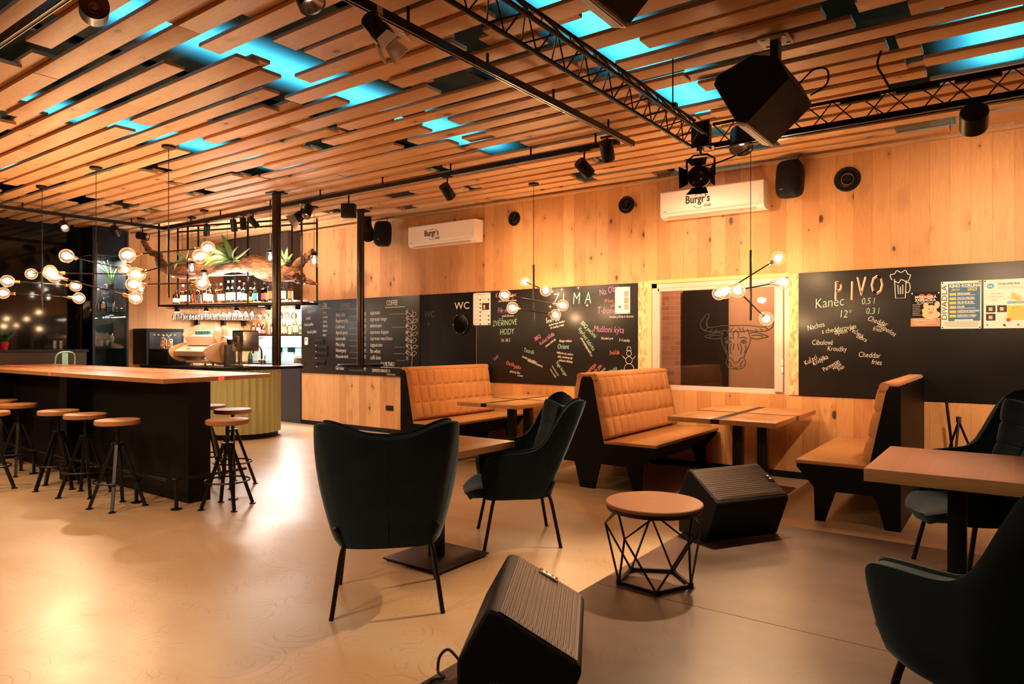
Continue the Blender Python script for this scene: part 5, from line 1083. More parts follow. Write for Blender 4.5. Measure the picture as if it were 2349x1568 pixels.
def jar_lamp(label, x, y, z):
    t = thing('jar_lamp', label, 'pendant lamp', (x, y, 3.40), 0, 'jar pendant lamps above the bar counter')
    MB().lathe([(0, -.022), (.055, -.022), (.06, -.016), (.06, 0), (0, 0)], (0, 0, -.002), 24).build('canopy', 'black_metal', t)
    zz = z-3.40; MB().cyl((0, 0, -.02), (0, 0, zz+.12), .003, 6).build('cord', 'rubber', t)
    b = MB(); b.lathe([(0, .115), (.045, .115), (.052, .108), (.052, .098), (.04, .096), (.04, .086), (.052, .084), (.052, .072), (0, .072)], (0, 0, zz), 20); b.build('lid', 'black_metal', t)
    MB().lathe([(.046, .072), (.055, .055), (.055, -.08), (.045, -.09), (0, -.09)], (0, 0, zz), 24).build('jar_glass', 'clear_glass', t)
    MB().lathe([(0, -.045), (.016, -.03), (.022, .0), (.014, .03), (0, .05)], (0, 0, zz), 12).build('filament', 'filament_cool', t)
for l, x, y, z in (('jar lamp farthest left beside the wood wall', -11.11, 5.31, 2.29), ('jar lamp hanging close behind the chandelier bulbs', -10.38, 5.74, 2.60), ('jar lamp low in front of the driftwood', -9.68, 5.54, 2.40), ('jar lamp just left of the first hanging column', -8.75, 6.02, 2.68), ('jar lamp at the right tip of the driftwood', -8.15, 6.33, 2.62)):
    jar_lamp(l, x, y, z)
# ================================================================== bar
EX = Matrix.Rotation(R(17.78), 3, 'Z')
def SH(u, o, z): v = EX @ Vector((u, o, 0)); return Vector((-11.35+v.x, 5.7+v.y, z))
t = thing('bar_counter', 'bar counter with corrugated olive front and rounded end', 'counter', (-10, 6.2, 0))
def outline(off, n=22):
    pts = [(-11.68, 5.6-off), (-9.65, 5.6-off)]
    for i in range(1, n+1):
        a = -math.pi/2+math.pi*i/n; pts.append((-9.65+(.55+off)*math.cos(a), 6.15+(.55+off)*math.sin(a)))
    return pts
def resample(P, step):
    out = [Vector((*P[0], 0))]; acc = 0
    for a, b in zip(P, P[1:]):
        a = Vector((*a, 0)); b = Vector((*b, 0)); L = (b-a).length; n = max(1, round(L/step))
        for i in range(1, n+1): out.append(a+(b-a)*i/n)
    return out
S_ = resample(outline(0), .012); b = MB(); rows = []
L = 0; prev = S_[0]
for i, p in enumerate(S_):
    L += (p-prev).length; prev = p; tn = (S_[min(i+1, len(S_)-1)]-S_[max(0, i-1)]).normalized(); nn = Vector((tn.y, -tn.x, 0))
    d = .012*max(-1, min(1, 1.6*math.sin(L/.105*6.283))); rows.append(p+nn*d)
V = [[b.bm.verts.new((p.x+10, p.y-6.2, z)) for z in (.08, 1.035)] for p in rows]
for A_, B_ in zip(V, V[1:]): b.bm.faces.new((A_[0], B_[0], B_[1], A_[1]))
b.build('corrugated_front', 'olive_paint', t, ang=60)
def slab(name, mat, off, z0, z1, par, back=6.3):
    P = outline(off); P = P+[(-9.9, back), (-11.68, back)]
    return MB().prism([(x+10, y-6.2) for x, y in P], lambda u, v, k: (u, v, z0+(z1-z0)*k)).build(name, mat, par, smooth=False)
slab('plinth', 'black_matte', -.03, 0, .08, t); slab('core', 'black_panel', -.02, .08, 1.035, t); slab('worktop', 'black_metal', .035, 1.035, 1.07, t)
CT = 1.07
# black box and things on it
tag(MB().b2(-11.62, -11.0, 5.68, 6.1, CT, 1.335, .004).build('warming_box', 'black_matte'), 'plain black box on the left end of the bar counter', 'box')
def jar(label, x, y, z, r=.062, h=.17):
    t = thing('cookie_jar', label, 'jar', (x, y, z), 0, 'glass cookie jars on the black box')
    MB().lathe([(0, .003), (r, .003), (r, h-.03), (r*.8, h-.01), (r*.78, h)], (0, 0, 0), 24).build('jar_glass', 'clear_glass', t)
    MB().lathe([(r*.8, h), (r*.8, h+.008), (r*.3, h+.02), (.012, h+.03), (.022, h+.045), (.016, h+.06), (0, h+.062)], (0, 0, 0), 20).build('lid', 'clear_glass', t)
    rr = random.Random(int(x*100)); b = MB()
    for i in range(26): b.lathe([(0, 0), (.026, 0), (.026, .008), (0, .008)], (rr.uniform(-.028, .028), rr.uniform(-.028, .028), .012+i*.0042), 10, Matrix.Rotation(rr.uniform(-.8, .8), 3, 'X') @ Matrix.Rotation(rr.uniform(-.8, .8), 3, 'Y'))
    b.build('cookies', 'cookie', t)['kind'] = 'stuff'
jar('left glass cookie jar on the black box', -11.42, 5.82, 1.336); jar('right glass cookie jar on the black box', -11.27, 5.84, 1.336)
tag(MB().b2(-11.16, -11.02, 5.75, 6.0, 1.336, 1.385, .003).build('cake_box', 'paper'), 'pale cardboard box beside the cookie jars', 'box')
t = thing('oven', 'black built in oven with lit buttons on the left wood wall', 'oven', (-12.6, 6.36, 1.05))
MB().b2(-.28, .2, -.34, .34, 0, .64, .004).build('cabinet', 'black_matte', t); MB().b2(.2, .212, -.29, .29, .02, .58, .003).build('door', 'black_metal', t)
b = MB()
for i in range(6): b.b2(.212, .216, -.22+i*.075, -.19+i*.075, .52, .535)
b.build('button', 'yellow_ink', t)
# coffee machine
t = thing('coffee_machine', 'cream and wood espresso machine on the bar counter', 'coffee machine', (-10.35, 5.98, CT))
hw = .50
sd = [(-.30, .20), (-.20, .15), (.05, .13), (.24, .16), (.33, .25), (.20, .34), (.08, .40), (.02, .46), (-.12, .46), (-.22, .36)]
b = MB(); b.prism([(u, v) for u, v in [(-.24, .16), (.02, .13), (.22, .17), (.20, .33), (-.10, .33), (-.28, .235)]], lambda u, v, k: (-hw+2*hw*k, u, v)); b.build('body', 'cream_metal', t, smooth=False)
b = MB(); b.prism([(-.14, .33), (.12, .33), (.19, .47), (-.02, .50), (-.10, .47)], lambda u, v, k: (-hw+.12+(2*hw-.24)*k, u, v)); b.build('upper_panel', 'cream_metal', t, smooth=False)
for s in (-1, 1):
    pts = smooth_line([(-.36, .24), (-.26, .10), (-.05, .06), (.16, .08), (.30, .18), (.34, .28), (.22, .35), (.0, .38), (-.22, .34)], 5, True)
    b = MB(); b.prism([(p.x, p.y) for p in pts], lambda u, v, k: (s*hw+s*.022*k, u, v)); b.build('side_panel', 'machine_wood', t, smooth=False)
    b = MB(); b.prism([(-.08, .36), (.18, .36), (.22, .50), (-.14, .56), (-.18, .50)], lambda u, v, k: (s*(hw-.08)+s*.015*k, u, v)); b.build('rail_panel', 'machine_wood', t, smooth=False)
    for (u, v) in ((.0, .2), (.0, .46), (.1, .44)):
        MB().cyl((s*hw*(1 if v < .3 else .86), u, v), (s*(hw*(1 if v < .3 else .86)+.03), u, v), .012, 12).build('knob', 'brass', t)
MB().b2(-.36, .36, -.16, .2, .045, .085, .01).build('drip_tray', 'cream_metal', t)
for (x, y) in ((-.33, -.1), (.33, -.1), (-.33, .15), (.33, .15)): MB().cyl((x, y, 0), (x, y, .045), .018, 12).build('foot', 'brass', t)
for x in (-.22, .0, .22):
    b = MB(); b.cyl((x, .05, .13), (x, .05, .09), .03, 16); b.cyl((x, .05, .105), (x, .2, .10), .012, 10); b.build('group_head', 'steel', t)
text('kolibri', .05, (-.16, -.262, .262), 'pig_dark', t, name='lettering', shear=.3)
for i in range(9):
    c = thing('espresso_cup', 'dark teal cup stacked upside down on the espresso machine', 'cup', (-10.68+(i % 5)*.085, 6.0+(i//5)*.085, 1.57), 0, 'teal cups on top of the espresso machine')
    MB().lathe([(.022, .062), (.03, .06), (.038, .02), (.039, 0), (.036, 0), (.028, .055), (0, .057)], (0, 0, 0), 16).build('bowl', 'teal_cup', c)
tag(MB().lathe([(0, 0), (.035, 0), (.045, .06), (.05, .09), (.046, .09), (.04, .02), (0, .01)], (-10.2, 6.05, 1.60), 16).build('paper_cup', 'ceramic'), 'crumpled white cup at the right end of the teal cups', 'cup')
# grinder and mixer, tap, bottle, tampers
t = thing('coffee_grinder', 'dark cylindrical coffee grinder with clear hopper', 'grinder', (-9.72, 5.98, CT))
MB().lathe([(0, 0), (.09, 0), (.09, .02), (.085, .32), (.08, .34), (0, .34)], (0, 0, 0), 32).build('body', 'dark_brown', t)
MB().lathe([(.035, .34), (.05, .40), (.045, .42)], (0, 0, 0), 20).build('neck', 'black_matte', t)
MB().lathe([(.05, .42), (.12, .47), (.14, .585), (.135, .59), (.115, .48), (.045, .43)], (0, 0, 0), 4).build('hopper', 'clear_glass', t, ang=20)
t = thing('milk_mixer', 'steel box machine on a stand beside the grinder', 'coffee machine', (-9.36, 6.0, CT))
MB().b2(-.18, .18, -.14, .16, 0, .04, .004).build('base', 'steel', t); MB().b2(-.03, .03, -.1, -.06, .04, .33, .003).build('stand', 'warm_steel', t)
MB().b2(-.14, .15, -.12, .14, .24, .54, .006).build('head', 'steel', t); MB().b2(-.145, .155, -.125, .145, .54, .552).build('lid', 'black_matte', t); MB().b2(-.04, .03, -.135, -.12, .26, .47, .003).build('control_strip', 'warm_steel', t)
for z in (.33, .40): MB().cyl((-.02, -.135, z), (-.02, -.15, z), .014, 12).build('knob', 'black_matte', t)
t = thing('tap', 'black curved tap over the bar sink', 'tap', (-9.5, 6.38, CT))
MB().tube(smooth_line([(0, 0, 0), (0, 0, .22), (-.03, -.01, .30), (-.10, -.02, .33), (-.17, -.03, .28), (-.18, -.03, .2)], 6), .013, 12).build('spout', 'black_metal', t); MB().cyl((0, 0, .03), (.09, 0, .07), .02, 12).build('valve', 'black_metal', t); MB().cyl((.08, 0, .07), (.09, 0, .17), .006, 8).build('lever', 'black_metal', t)
for i, x in enumerate((-9.40, -9.31)):
    q = thing('tamper', ('left', 'right')[i]+' coffee tamper with pale wooden handle beside the tap', 'tamper', (x, 6.28, CT))
    MB().lathe([(0, 0), (.028, 0), (.028, .02), (.012, .03), (.012, .05), (0, .05)], (0, 0, 0), 16).build('base', 'steel', q); MB().lathe([(.012, .05), (.014, .07), (.026, .10), (.02, .115), (0, .118)], (0, 0, 0), 16).build('handle', 'machine_wood', q)
# ------------------------------------------------------------------ bottles
for n, c in (('amber', (.95, .55, .2)), ('green', (.35, .72, .38)), ('clear', (.92, .96, .97)), ('brown', (.62, .30, .12)), ('red', (.9, .3, .2)), ('yellow', (.97, .82, .4)), ('pink', (.95, .6, .5)), ('black', (.06, .05, .04)), ('blue', (.4, .7, .95))):
    glassy('glass_'+n, c, .06)
SHP = {'round': [(0, 0), (.038, 0), (.04, .006), (.04, .17), (.034, .2), (.016, .225), (.013, .28)], 'tall': [(0, 0), (.034, 0), (.036, .005), (.036, .20), (.03, .225), (.014, .25), (.013, .32)],
       'squat': [(0, 0), (.048, 0), (.05, .006), (.05, .11), (.042, .15), (.018, .17), (.015, .21)], 'wine': [(0, 0), (.038, 0), (.04, .01), (.04, .18), (.03, .22), (.015, .25), (.014, .31)]}
SHN = {'round': 'medium', 'tall': 'tall', 'squat': 'squat', 'wine': 'slim shouldered'}
def make_bottle(label, loc, col, shape='round', cap='steel', lab='paper', group=None, s=1., n=20, sq=False):
    t = thing('bottle', label, 'bottle', loc, 0, group); P0 = SHP[shape]; nn = 4 if sq else n
    MM = Matrix.Rotation(R(45), 3, 'Z') if sq else None; k = 1.25 if sq else 1
    MB().lathe([(r*s*(k if r > .02 else 1), z*s) for r, z in P0], (0, 0, 0), nn, MM).build('glass', 'glass_'+col, t, ang=30 if not sq else 20)
    r0 = P0[3][0]; z0 = P0[3][1]
    if lab: MB().lathe([(r0*s*k*1.012, z0*s*.22), (r0*s*k*1.012, z0*s*.78)], (0, 0, 0), nn, MM).build('label', lab, t)
    h = P0[-1][1]; MB().lathe([(0, h*s+.018), (.015*s, h*s+.018), (.016*s, h*s-.015), (.0, h*s-.015)], (0, 0, 0), 12).build('cap', cap, t)
    if col not in ('clear', 'black'): pass
    return t
US = [(.19, 'brown', 'squat', 'ink', 'paper'), (.30, 'amber', 'round', 'paper', 'paper'), (.42, 'brown', 'round', 'ink', 'paper'), (.52, 'amber', 'squat', 'ink', None), (.65, 'red', 'round', 'paper', 'ink'), (.77, 'clear', 'tall', 'paper', 'paper'), (.88, 'clear', 'round', 'ceramic', 'paper'), (.99, 'amber', 'round', 'ink', 'ink'), (1.10, 'yellow', 'round', 'paper', 'paper'), (1.22, 'green', 'tall', 'blue_ink', 'paper'),
      (1.33, 'clear', 'tall', 'ink_grey', 'ink_grey'), (1.44, 'clear', 'tall', 'red_ink', 'paper'), (1.55, 'green', 'round', 'red_ink', 'paper'), (1.65, 'yellow', 'squat', 'chalk_red', 'yellow_ink'), (1.76, 'clear', 'round', 'ink', 'sky_ink'), (1.92, 'black', 'round', 'leaf_dark', 'red_ink'), (2.04, 'clear', 'tall', 'paper', 'chalk_red'), (2.17, 'yellow', 'tall', 'paper', 'yellow_ink'), (2.29, 'clear', 'tall', 'red_ink', 'paper'), (2.40, 'pink', 'tall', 'red_ink', 'chalk_red')]
LAB = {'paper': 'pale label', 'ink': 'dark label', None: 'no label', 'ink_grey': 'grey label', 'yellow_ink': 'yellow label', 'sky_ink': 'blue label', 'red_ink': 'red label', 'chalk_red': 'orange label'}
ORD = ['first', 'second', 'third', 'fourth', 'fifth', 'sixth', 'seventh', 'eighth', 'ninth', 'tenth', 'eleventh', 'twelfth', 'thirteenth', 'fourteenth', 'fifteenth', 'sixteenth', 'seventeenth', 'eighteenth', 'nineteenth', 'twentieth']
for i, (u, c_, sh_, cp, lb) in enumerate(US):
    make_bottle('%s bottle with %s, %s from the left on the hanging shelf' % (c_ if c_ != 'clear' else 'clear glass', LAB[lb], ORD[i]), SH(u, .19+.03*(i % 2), 2.078), c_, sh_, cp, lb, 'liquor bottles on the hanging shelf', s=1.08, sq=(i in (8, 15)))
# hanging shelf frame
t = thing('hanging_shelf', 'black hanging bottle shelf frame above the bar counter', 'shelf', SH(1.4, .2, 2.05), R(17.78)); t.location = SH(1.4, .2, 2.05)
b = MB()
for s in (-1, 1): b.b2(-1.39, 1.37, s*.2-.012, s*.2+.012, -.02, .005)
for x in (-1.38, 1.36): b.b2(x-.012, x+.012, -.2, .2, -.02, .005)
b.build('shelf_frame', 'black_metal', t, smooth=False)
MB().b2(-1.36, 1.34, -.185, .185, .0, .02).build('shelf_board', 'amber_wood_edge', t, smooth=False)
MB().b2(-1.34, 1.32, .14, .16, .021, .027).build('led_strip', 'led_white', t, smooth=False)
for i, x in enumerate((-1.38, -.95, -.79, -.2, .38, .9, 1.36)):
    for s in (-1, 1):
        if (i+(s > 0)) % 2 == 0 or i in (0, 6): MB().b2(x-.011, x+.011, s*.2-.011, s*.2+.011, 0, 1.34).build('upright', 'black_metal', t, smooth=False)
b = MB()
for s in (-1, 1): b.b2(-1.39, 1.37, s*.2-.012, s*.2+.012, 1.25, 1.275)
b.build('top_bar', 'black_metal', t, smooth=False)
for i, x in enumerate((-1.2, -.6, 0, .6, 1.15)):
    MB().cyl((x, 0, -.02), (x, 0, -.10), .04, 20).build('downlight', 'black_matte', t); MB().cyl((x, 0, -.1), (x, 0, -.104), .034, 16).build('downlight_face', 'led_white', t)
lamp('AREA', 'shelf_led', SH(1.35, .36, 2.12), 40, (1, .92, .84), SH(1.35, .2, 3.0), sx=2.5, sy=.08)
lamp('AREA', 'shelf_downlight', SH(1.3, .2, 1.93), 42, (1, .88, .76), SH(1.3, .2, 0), sx=2.4, sy=.1)
t = thing('glass_rack', 'black wire glass rack hanging under the bottle shelf', 'rack', SH(1.0, .2, 2.0), R(17.78))
b = MB()
for y in (-.17, -.09, -.01, .07, .15): b.cyl((-.85, y, 0), (.95, y, 0), .004, 6)
for x in (-.85, .05, .95): b.cyl((x, -.18, 0), (x, .16, 0), .004, 6); b.cyl((x, 0, 0), (x, 0, .04), .004, 6)
b.build('wire', 'black_metal', t)
def wine_glass(label, loc, s=1., grp='stemmed glasses hanging under the bottle shelf'):
    t = MB().lathe([(.033*s, .0), (.033*s, -.003), (.006, -.012), (.004, -.075*s), (.012, -.085*s), (.034*s, -.115*s), (.04*s, -.15*s), (.034*s, -.19*s), (.032*s, -.19*s), (.038*s, -.15*s), (.030*s, -.117*s), (0, -.09*s)], (0, 0, 0), 16).build('wine_glass', 'clear_glass'); t.location = loc
    return tag(t, label, 'glass', grp)
g0 = wine_glass('clear stemmed glass hanging upside down under the bottle shelf', SH(.24, .1, 2.0))
i = 0
for r_ in (.06, .22):
    for k_ in range(14):
        if i: c = g0.copy(); C.objects.link(c); c.location = SH(.24+k_*.12+r_*.2, r_, 2.0)
        i += 1
g1 = wine_glass('clear stemmed glass hanging at the right end above the back bottles', SH(2.05, .1, 2.0), 1., 'stemmed glasses at the right end of the hanging shelf')
for k_ in range(1, 7): c = g1.copy(); C.objects.link(c); c.location = SH(2.05+.085*k_, .1+.05*(k_ % 3), 2.0)
# driftwood log
t = thing('driftwood', 'long twisted driftwood log hanging above the bottles', 'driftwood', SH(1.4, .1, 2.6)); base = Vector(t.location)
def lp(L, o=.1): return [SH(u, o, z)-base for u, z in L]
def log(pts, rad, name, seed):
    P = smooth_line(pts, 8); rr = random.Random(seed); n = len(P)
    rad2 = [rad[0]]*0
    for i in range(n):
        k = i/(n-1)*(len(rad)-1); j = min(int(k), len(rad)-2); rad2.append((rad[j]+(rad[j+1]-rad[j])*(k-j))*rr.uniform(.93, 1.08))
    b = MB(); b.tube(P, rad2, 16)
    for v in b.bm.verts: v.co += Vector((rr.uniform(-1, 1), rr.uniform(-1, 1), rr.uniform(-1, 1)))*.018
    return subsurf(b.build(name, 'driftwood', t, ang=180), 1)
log(lp([(-.09, 2.90), (-.06, 2.77), (.11, 2.66), (.52, 2.60), (.95, 2.63), (1.38, 2.68), (1.79, 2.66), (2.1, 2.57), (2.5, 2.50), (2.72, 2.42)]), [.05, .07, .11, .13, .13, .12, .16, .19, .12, .07], 'trunk', 1)
log(lp([(-.42, 3.15), (-.33, 3.02), (-.22, 2.93), (-.08, 2.90), (-.07, 2.82)]), [.04, .045, .05, .05, .05], 'branch', 2)
log(lp([(2.4, 2.5), (2.62, 2.63), (2.78, 2.74), (2.90, 2.84)]), [.08, .075, .06, .045], 'branch', 3)
log(lp([(2.6, 2.42), (2.78, 2.38), (2.98, 2.32)]), [.08, .05, .012], 'branch', 4)
log(lp([(2.35, 2.68), (2.5, 2.55), (2.7, 2.44)], -.05), [.05, .06, .07], 'branch', 5)
MB().beam(lp([(.2, 2.52)])[0]+Vector((0, 0, 0)), lp([(2.4, 2.50)])[0], .02, .004).build('led_strip', 'led_white', t, smooth=False)
for u in (.4, 1.3, 2.2): MB().cyl(SH(u, .1, 2.65)-base, SH(u, .1, 3.395)-base, .003, 6).build('wire', 'black_metal', t)
lamp('AREA', 'log_led', SH(1.3, .02, 2.46), 10, (1, .92, .84), SH(1.3, .0, 0), sx=2.0, sy=.05)
lamp('AREA', 'log_uplight', SH(1.3, .1, 2.40), 16, (1, .9, .8), SH(1.3, .1, 4), sx=2.2, sy=.2)
# staghorn fern leaves on the log
def blade(pts, w, mat, parent, name='leaf'):
    P = smooth_line(pts, 6); n = len(P); b = MB()
    side = (P[-1]-P[0]).cross(Vector((.59, -.81, .1))).normalized()
    def f(u, v):
        i = min(n-1, int(round(u*(n-1)))); wd = w*math.sin(min(1, u*1.05+.08)*3.14159)**.6*(1 if u < 1 else .05)
        a = v*2-1; return P[i]+side*wd*a+Vector((.3, -.4, 0))*(.02*(1-abs(a)))
    b.grid(f, n-1, 4); o = b.build(name, mat, parent, ang=180); m_ = o.modifiers.new('s', 'SOLIDIFY'); m_.thickness = .002; return o
def fern(label, u, z, leaves):
    t = thing('staghorn_fern', label, 'plant', SH(u, .0, z)); b0 = Vector(t.location)
    for (p, w, m_) in leaves: blade([SH(a, -.02+c*.12, d)-b0 for a, d, c in p], w, m_, t)
    MB().lathe([(0, 0), (.07, 0), (.05, .05), (0, .06)], (0, 0, 0), 12).build('root_ball', 'leaf_dark', t)
fern('largest staghorn fern with broad leaves on the driftwood', 1.5, 2.72, [([(1.5, 2.74, 0), (1.28, 2.85, -.5), (1.03, 2.97, -1)], .05, 'leaf_dark'), ([(1.5, 2.74, 0), (1.45, 2.95, -.4), (1.35, 3.15, -.6)], .045, 'leaf'), ([(1.48, 2.74, 0), (1.25, 2.76, -1), (1.03, 2.58, -1.2)], .045, 'leaf'), ([(1.5, 2.74, 0), (1.7, 2.78, -.6), (1.9, 2.9, -.6)], .02, 'leaf_pale'),
     ([(1.52, 2.73, 0), (1.56, 2.84, -.5), (1.67, 2.94, -.5)], .018, 'leaf_pale'), ([(1.52, 2.72, 0), (1.62, 2.72, -.8), (1.74, 2.7, -.8)], .025, 'leaf'), ([(1.5, 2.74, 0), (1.3, 2.92, 0), (1.18, 3.0, 0)], .04, 'leaf'), ([(1.48, 2.73, 0), (1.3, 2.68, -1), (1.15, 2.6, -1)], .03, 'leaf_dark')])
fern('upright fern with pale leaves behind the chandelier bulbs', .98, 2.74, [([(.98, 2.74, 0), (.93, 2.92, 0), (.87, 3.06, 0)], .025, 'leaf'), ([(.98, 2.74, 0), (.98, 2.95, 0), (.98, 3.11, 0)], .035, 'leaf'), ([(.98, 2.74, 0), (1.06, 2.9, 0), (1.12, 3.04, 0)], .03, 'leaf_pale'), ([(.98, 2.74, 0), (1.12, 2.86, 0), (1.2, 2.9, .2)], .03, 'leaf'), ([(.98, 2.74, 0), (.8, 2.8, 0), (.75, 2.86, 0)], .02, 'leaf')])
fern('small hanging leaves at the left part of the driftwood', .58, 2.74, [([(.58, 2.78, 0), (.52, 2.72, -1), (.50, 2.6, -1.2)], .03, 'leaf'), ([(.58, 2.76, 0), (.5, 2.86, -.5), (.44, 2.9, -.5)], .02, 'leaf'), ([(.58, 2.76, 0), (.66, 2.84, -.4), (.7, 2.95, -.4)], .02, 'leaf_pale')])
fern('small fern right of the first hanging column', 2.5, 2.66, [([(2.5, 2.66, 0), (2.5, 2.78, 0), (2.53, 2.9, 0)], .028, 'leaf_pale'), ([(2.5, 2.66, 0), (2.44, 2.78, 0), (2.42, 2.88, 0)], .022, 'leaf'), ([(2.5, 2.66, 0), (2.57, 2.74, 0), (2.63, 2.8, 0)], .022, 'leaf'), ([(2.5, 2.66, 0), (2.4, 2.7, -.5), (2.34, 2.72, -.5)], .03, 'leaf'), ([(2.5, 2.66, 0), (2.47, 2.62, -.8), (2.43, 2.6, -1)], .03, 'leaf_pale')])
# ------------------------------------------------------------------ back bar
t = thing('overhead_cabinet', 'dark brown tall overhead cabinet behind the driftwood', 'cabinet', (-11.25, 7.9, 2.19))
MB().b2(-1.0, 1.0, -.5, .49, 0, 1.195).build('body', 'dark_brown', t, smooth=False)
for x in (-.75, -.45, -.15, .15, .45, .75): MB().b2(x-.002, x+.002, -.502, -.4995, .0, 1.19).build('door_gap', 'black_matte', t, smooth=False)
for y in (-.3, .2): MB().b2(-.9, .95, y-.02, y+.02, -.03, -.001).build('light_strip', 'led_white', t, smooth=False)
lamp('AREA', 'niche_light', (-11.2, 7.9, 2.14), 75, (1, .9, .8), (-11.2, 7.95, 0), sx=2.0, sy=.4)
t = thing('back_counter', 'black back bar counter along the niche wall', 'counter', (-11.4, 8.0, 0))
MB().b2(-1.48, 1.13, -.32, .38, 0, 1.03).build('body', 'cabinet_blue', t, smooth=False); MB().b2(-1.48, 1.135, -.36, .38, 1.03, 1.06).build('worktop', 'black_metal', t, smooth=False)
tag(MB().b2(-12.88, -10.27, 8.385, 8.398, 1.06, 1.58).build('tile_panel', 'tiles', smooth=False), 'pale teal tiles on the wall below the bottle shelf', 'tiles')
t = thing('back_shelf', 'black back shelf full of bottles above the teal tiles', 'shelf', (-11.4, 8.28, 1.58))
MB().b2(-1.2, 1.13, -.16, .1, -.02, .02).build('board', 'black_metal', t, smooth=False); MB().b2(-1.1, 1.1, -.1, -.06, -.026, -.0205).build('light_strip', 'led_white', t, smooth=False)
lamp('AREA', 'tile_light', (-11.3, 8.2, 1.54), 30, (.95, .98, 1), (-11.3, 8.3, 0), sx=2.0, sy=.1)
t = thing('glass_shelf', 'narrow glass shelf with brackets in front of the teal tiles', 'shelf', (-11.3, 8.3, 1.34))
MB().b2(-1.0, 1.0, -.08, .08, 0, .01).build('glass_board', 'shelf_glass', t, smooth=False)
for x in (-.5, -.1, .4, .8): MB().b2(x-.02, x+.02, -.06, .08, -.09, -.001).build('bracket', 'black_metal', t, smooth=False)
cols = ['clear', 'amber', 'clear', 'brown', 'clear', 'clear', 'yellow', 'clear', 'amber', 'clear', 'clear', 'green', 'yellow', 'clear', 'amber', 'clear', 'red', 'clear', 'pink', 'amber']
labs = [None, 'paper', None, 'red_ink', None, 'blue_ink', 'paper', None, 'paper', 'yellow_ink', None, 'paper', 'yellow_ink', 'ink', 'paper', 'sky_ink', None, 'sky_ink', 'paper', 'paper']
LAB['blue_ink'] = 'dark blue label'
for i in range(20):
    make_bottle('%s bottle with %s, %s from the left on the back shelf' % (cols[i] if cols[i] != 'clear' else 'clear glass', LAB[labs[i]], ORD[i]), (-12.45+i*.113, 8.22+.05*(i % 3-1), 1.601), cols[i], ('squat', 'round', 'tall', 'squat', 'wine')[i % 5], ('steel', 'ink', 'paper', 'red_ink', 'blue_ink')[(i*3) % 5], labs[i], 'bottles on the back shelf behind the bar', s=1.05, n=14)
g2 = MB().lathe([(0, 0), (.03, 0), (.036, .09), (.034, .09), (.028, .006), (0, .006)], (0, 0, 0), 14).build('tumbler', 'clear_glass'); g2.location = (-10.95, 8.3, 1.351); tag(g2, 'clear tumbler on the glass shelf in front of the teal tiles', 'glass', 'tumblers on the glass shelf by the tiles')
for k_ in range(1, 9): c = g2.copy(); C.objects.link(c); c.location = (-10.95+.075*k_ if k_ < 8 else -11.1, 8.3-.03*(k_ % 2), 1.351)
t = thing('glass_shelf', 'glass shelf with rows of glasses on the wood wall left of the niche', 'shelf', (-12.8, 7.6, 1.88))
MB().b2(-.1, .12, -.75, .75, 0, .01).build('glass_board', 'shelf_glass', t, smooth=False)
for y in (-.4, .15, .6): MB().b2(-.1, .04, y-.02, y+.02, -.10, -.001).build('bracket', 'black_metal', t, smooth=False)
g3 = g2.copy(); C.objects.link(g3); g3.location = (-12.78, 6.95, 1.891); g3['label'] = 'clear glass standing on the upper glass shelf left of the niche'; g3['group'] = 'glasses on the upper glass shelf'
for k_ in range(1, 15): c = g3.copy(); C.objects.link(c); c.location = (-12.78+.05*(k_ % 2), 6.95+k_*.085, 1.891)
so = thing('wall_socket', 'black double socket on the teal tiles', 'socket', (-10.75, 8.384, 1.24))
MB().b2(-.08, .08, -.012, 0, 0, .08, .003).build('plate', 'black_matte', so)
make_bottle('dark green wine bottle on the bar counter left of the tap', (-9.62, 6.26, CT), 'green', 'wine', 'ink', 'ink', s=.85)
t = thing('sponge_tray', 'grey tray with striped cloth on the back counter', 'tray', (-10.6, 7.95, 1.061)); MB().b2(-.12, .2, -.08, .08, 0, .10, .004).build('tray', 'steel', t); MB().b2(-.11, .1, -.07, .07, .10, .14, .01).build('cloth', 'olive_paint', t)
# ------------------------------------------------------------------ left side: glass cabinet, dark glass, bar cupboard
t = thing('display_cabinet', 'tall black framed glass display cabinet left of the wood wall', 'cabinet', (-12.64, 5.42, 0)); x0, x1, y0, y1 = -.25, .25, -.27, .27
b = MB()
for x in (x0, x1):
    for y in (y0, y1): b.b2(x-.018, x+.018, y-.018, y+.018, 0, 3.37)
for z in (.05, .98, 2.92, 3.35):
    for x in (x0, x1): b.b2(x-.015, x+.015, y0, y1, z-.015, z+.015)
    for y in (y0, y1): b.b2(x0, x1, y-.015, y+.015, z-.015, z+.015)
b.build('frame', 'black_metal', t, smooth=False)
MB().b2(x0, x1, y0, y1, 2.93, 3.34).build('top_box', 'black_panel', t, smooth=False); MB().b2(x0, x1, y0, y1, .04, .97).build('bottom_box', 'black_panel', t, smooth=False)
b = MB(); b.b2(x0-.005, x0+.01, y0, y1, .98, 2.92); b.b2(x0, x1, y1-.012, y1, .98, 2.92); b.build('back_panel', 'cabinet_blue', t, smooth=False)
MB().b2(x1-.004, x1+.002, y0+.02, y1-.02, 1.0, 2.9).build('glass_door', 'cabinet_glass', t, smooth=False); MB().b2(x0+.02, x1-.02, y0-.003, y0+.003, 1.0, 2.9).build('side_glass', 'cabinet_glass', t, smooth=False)
for z in (1.38, 1.95, 2.35): MB().b2(x0+.02, x1-.02, y0+.02, y1-.02, z, z+.008).build('shelf', 'shelf_glass', t, smooth=False)
lamp('AREA', 'cabinet_light', (-12.55, 5.42, 2.88), 30, (1, .93, .85), (-12.55, 5.42, 0), sx=.3, sy=.3)
make_bottle('crystal decanter with dark drink in the display cabinet', (-12.55, 5.52, 1.389), 'amber', 'squat', 'brass', None, None, .95)
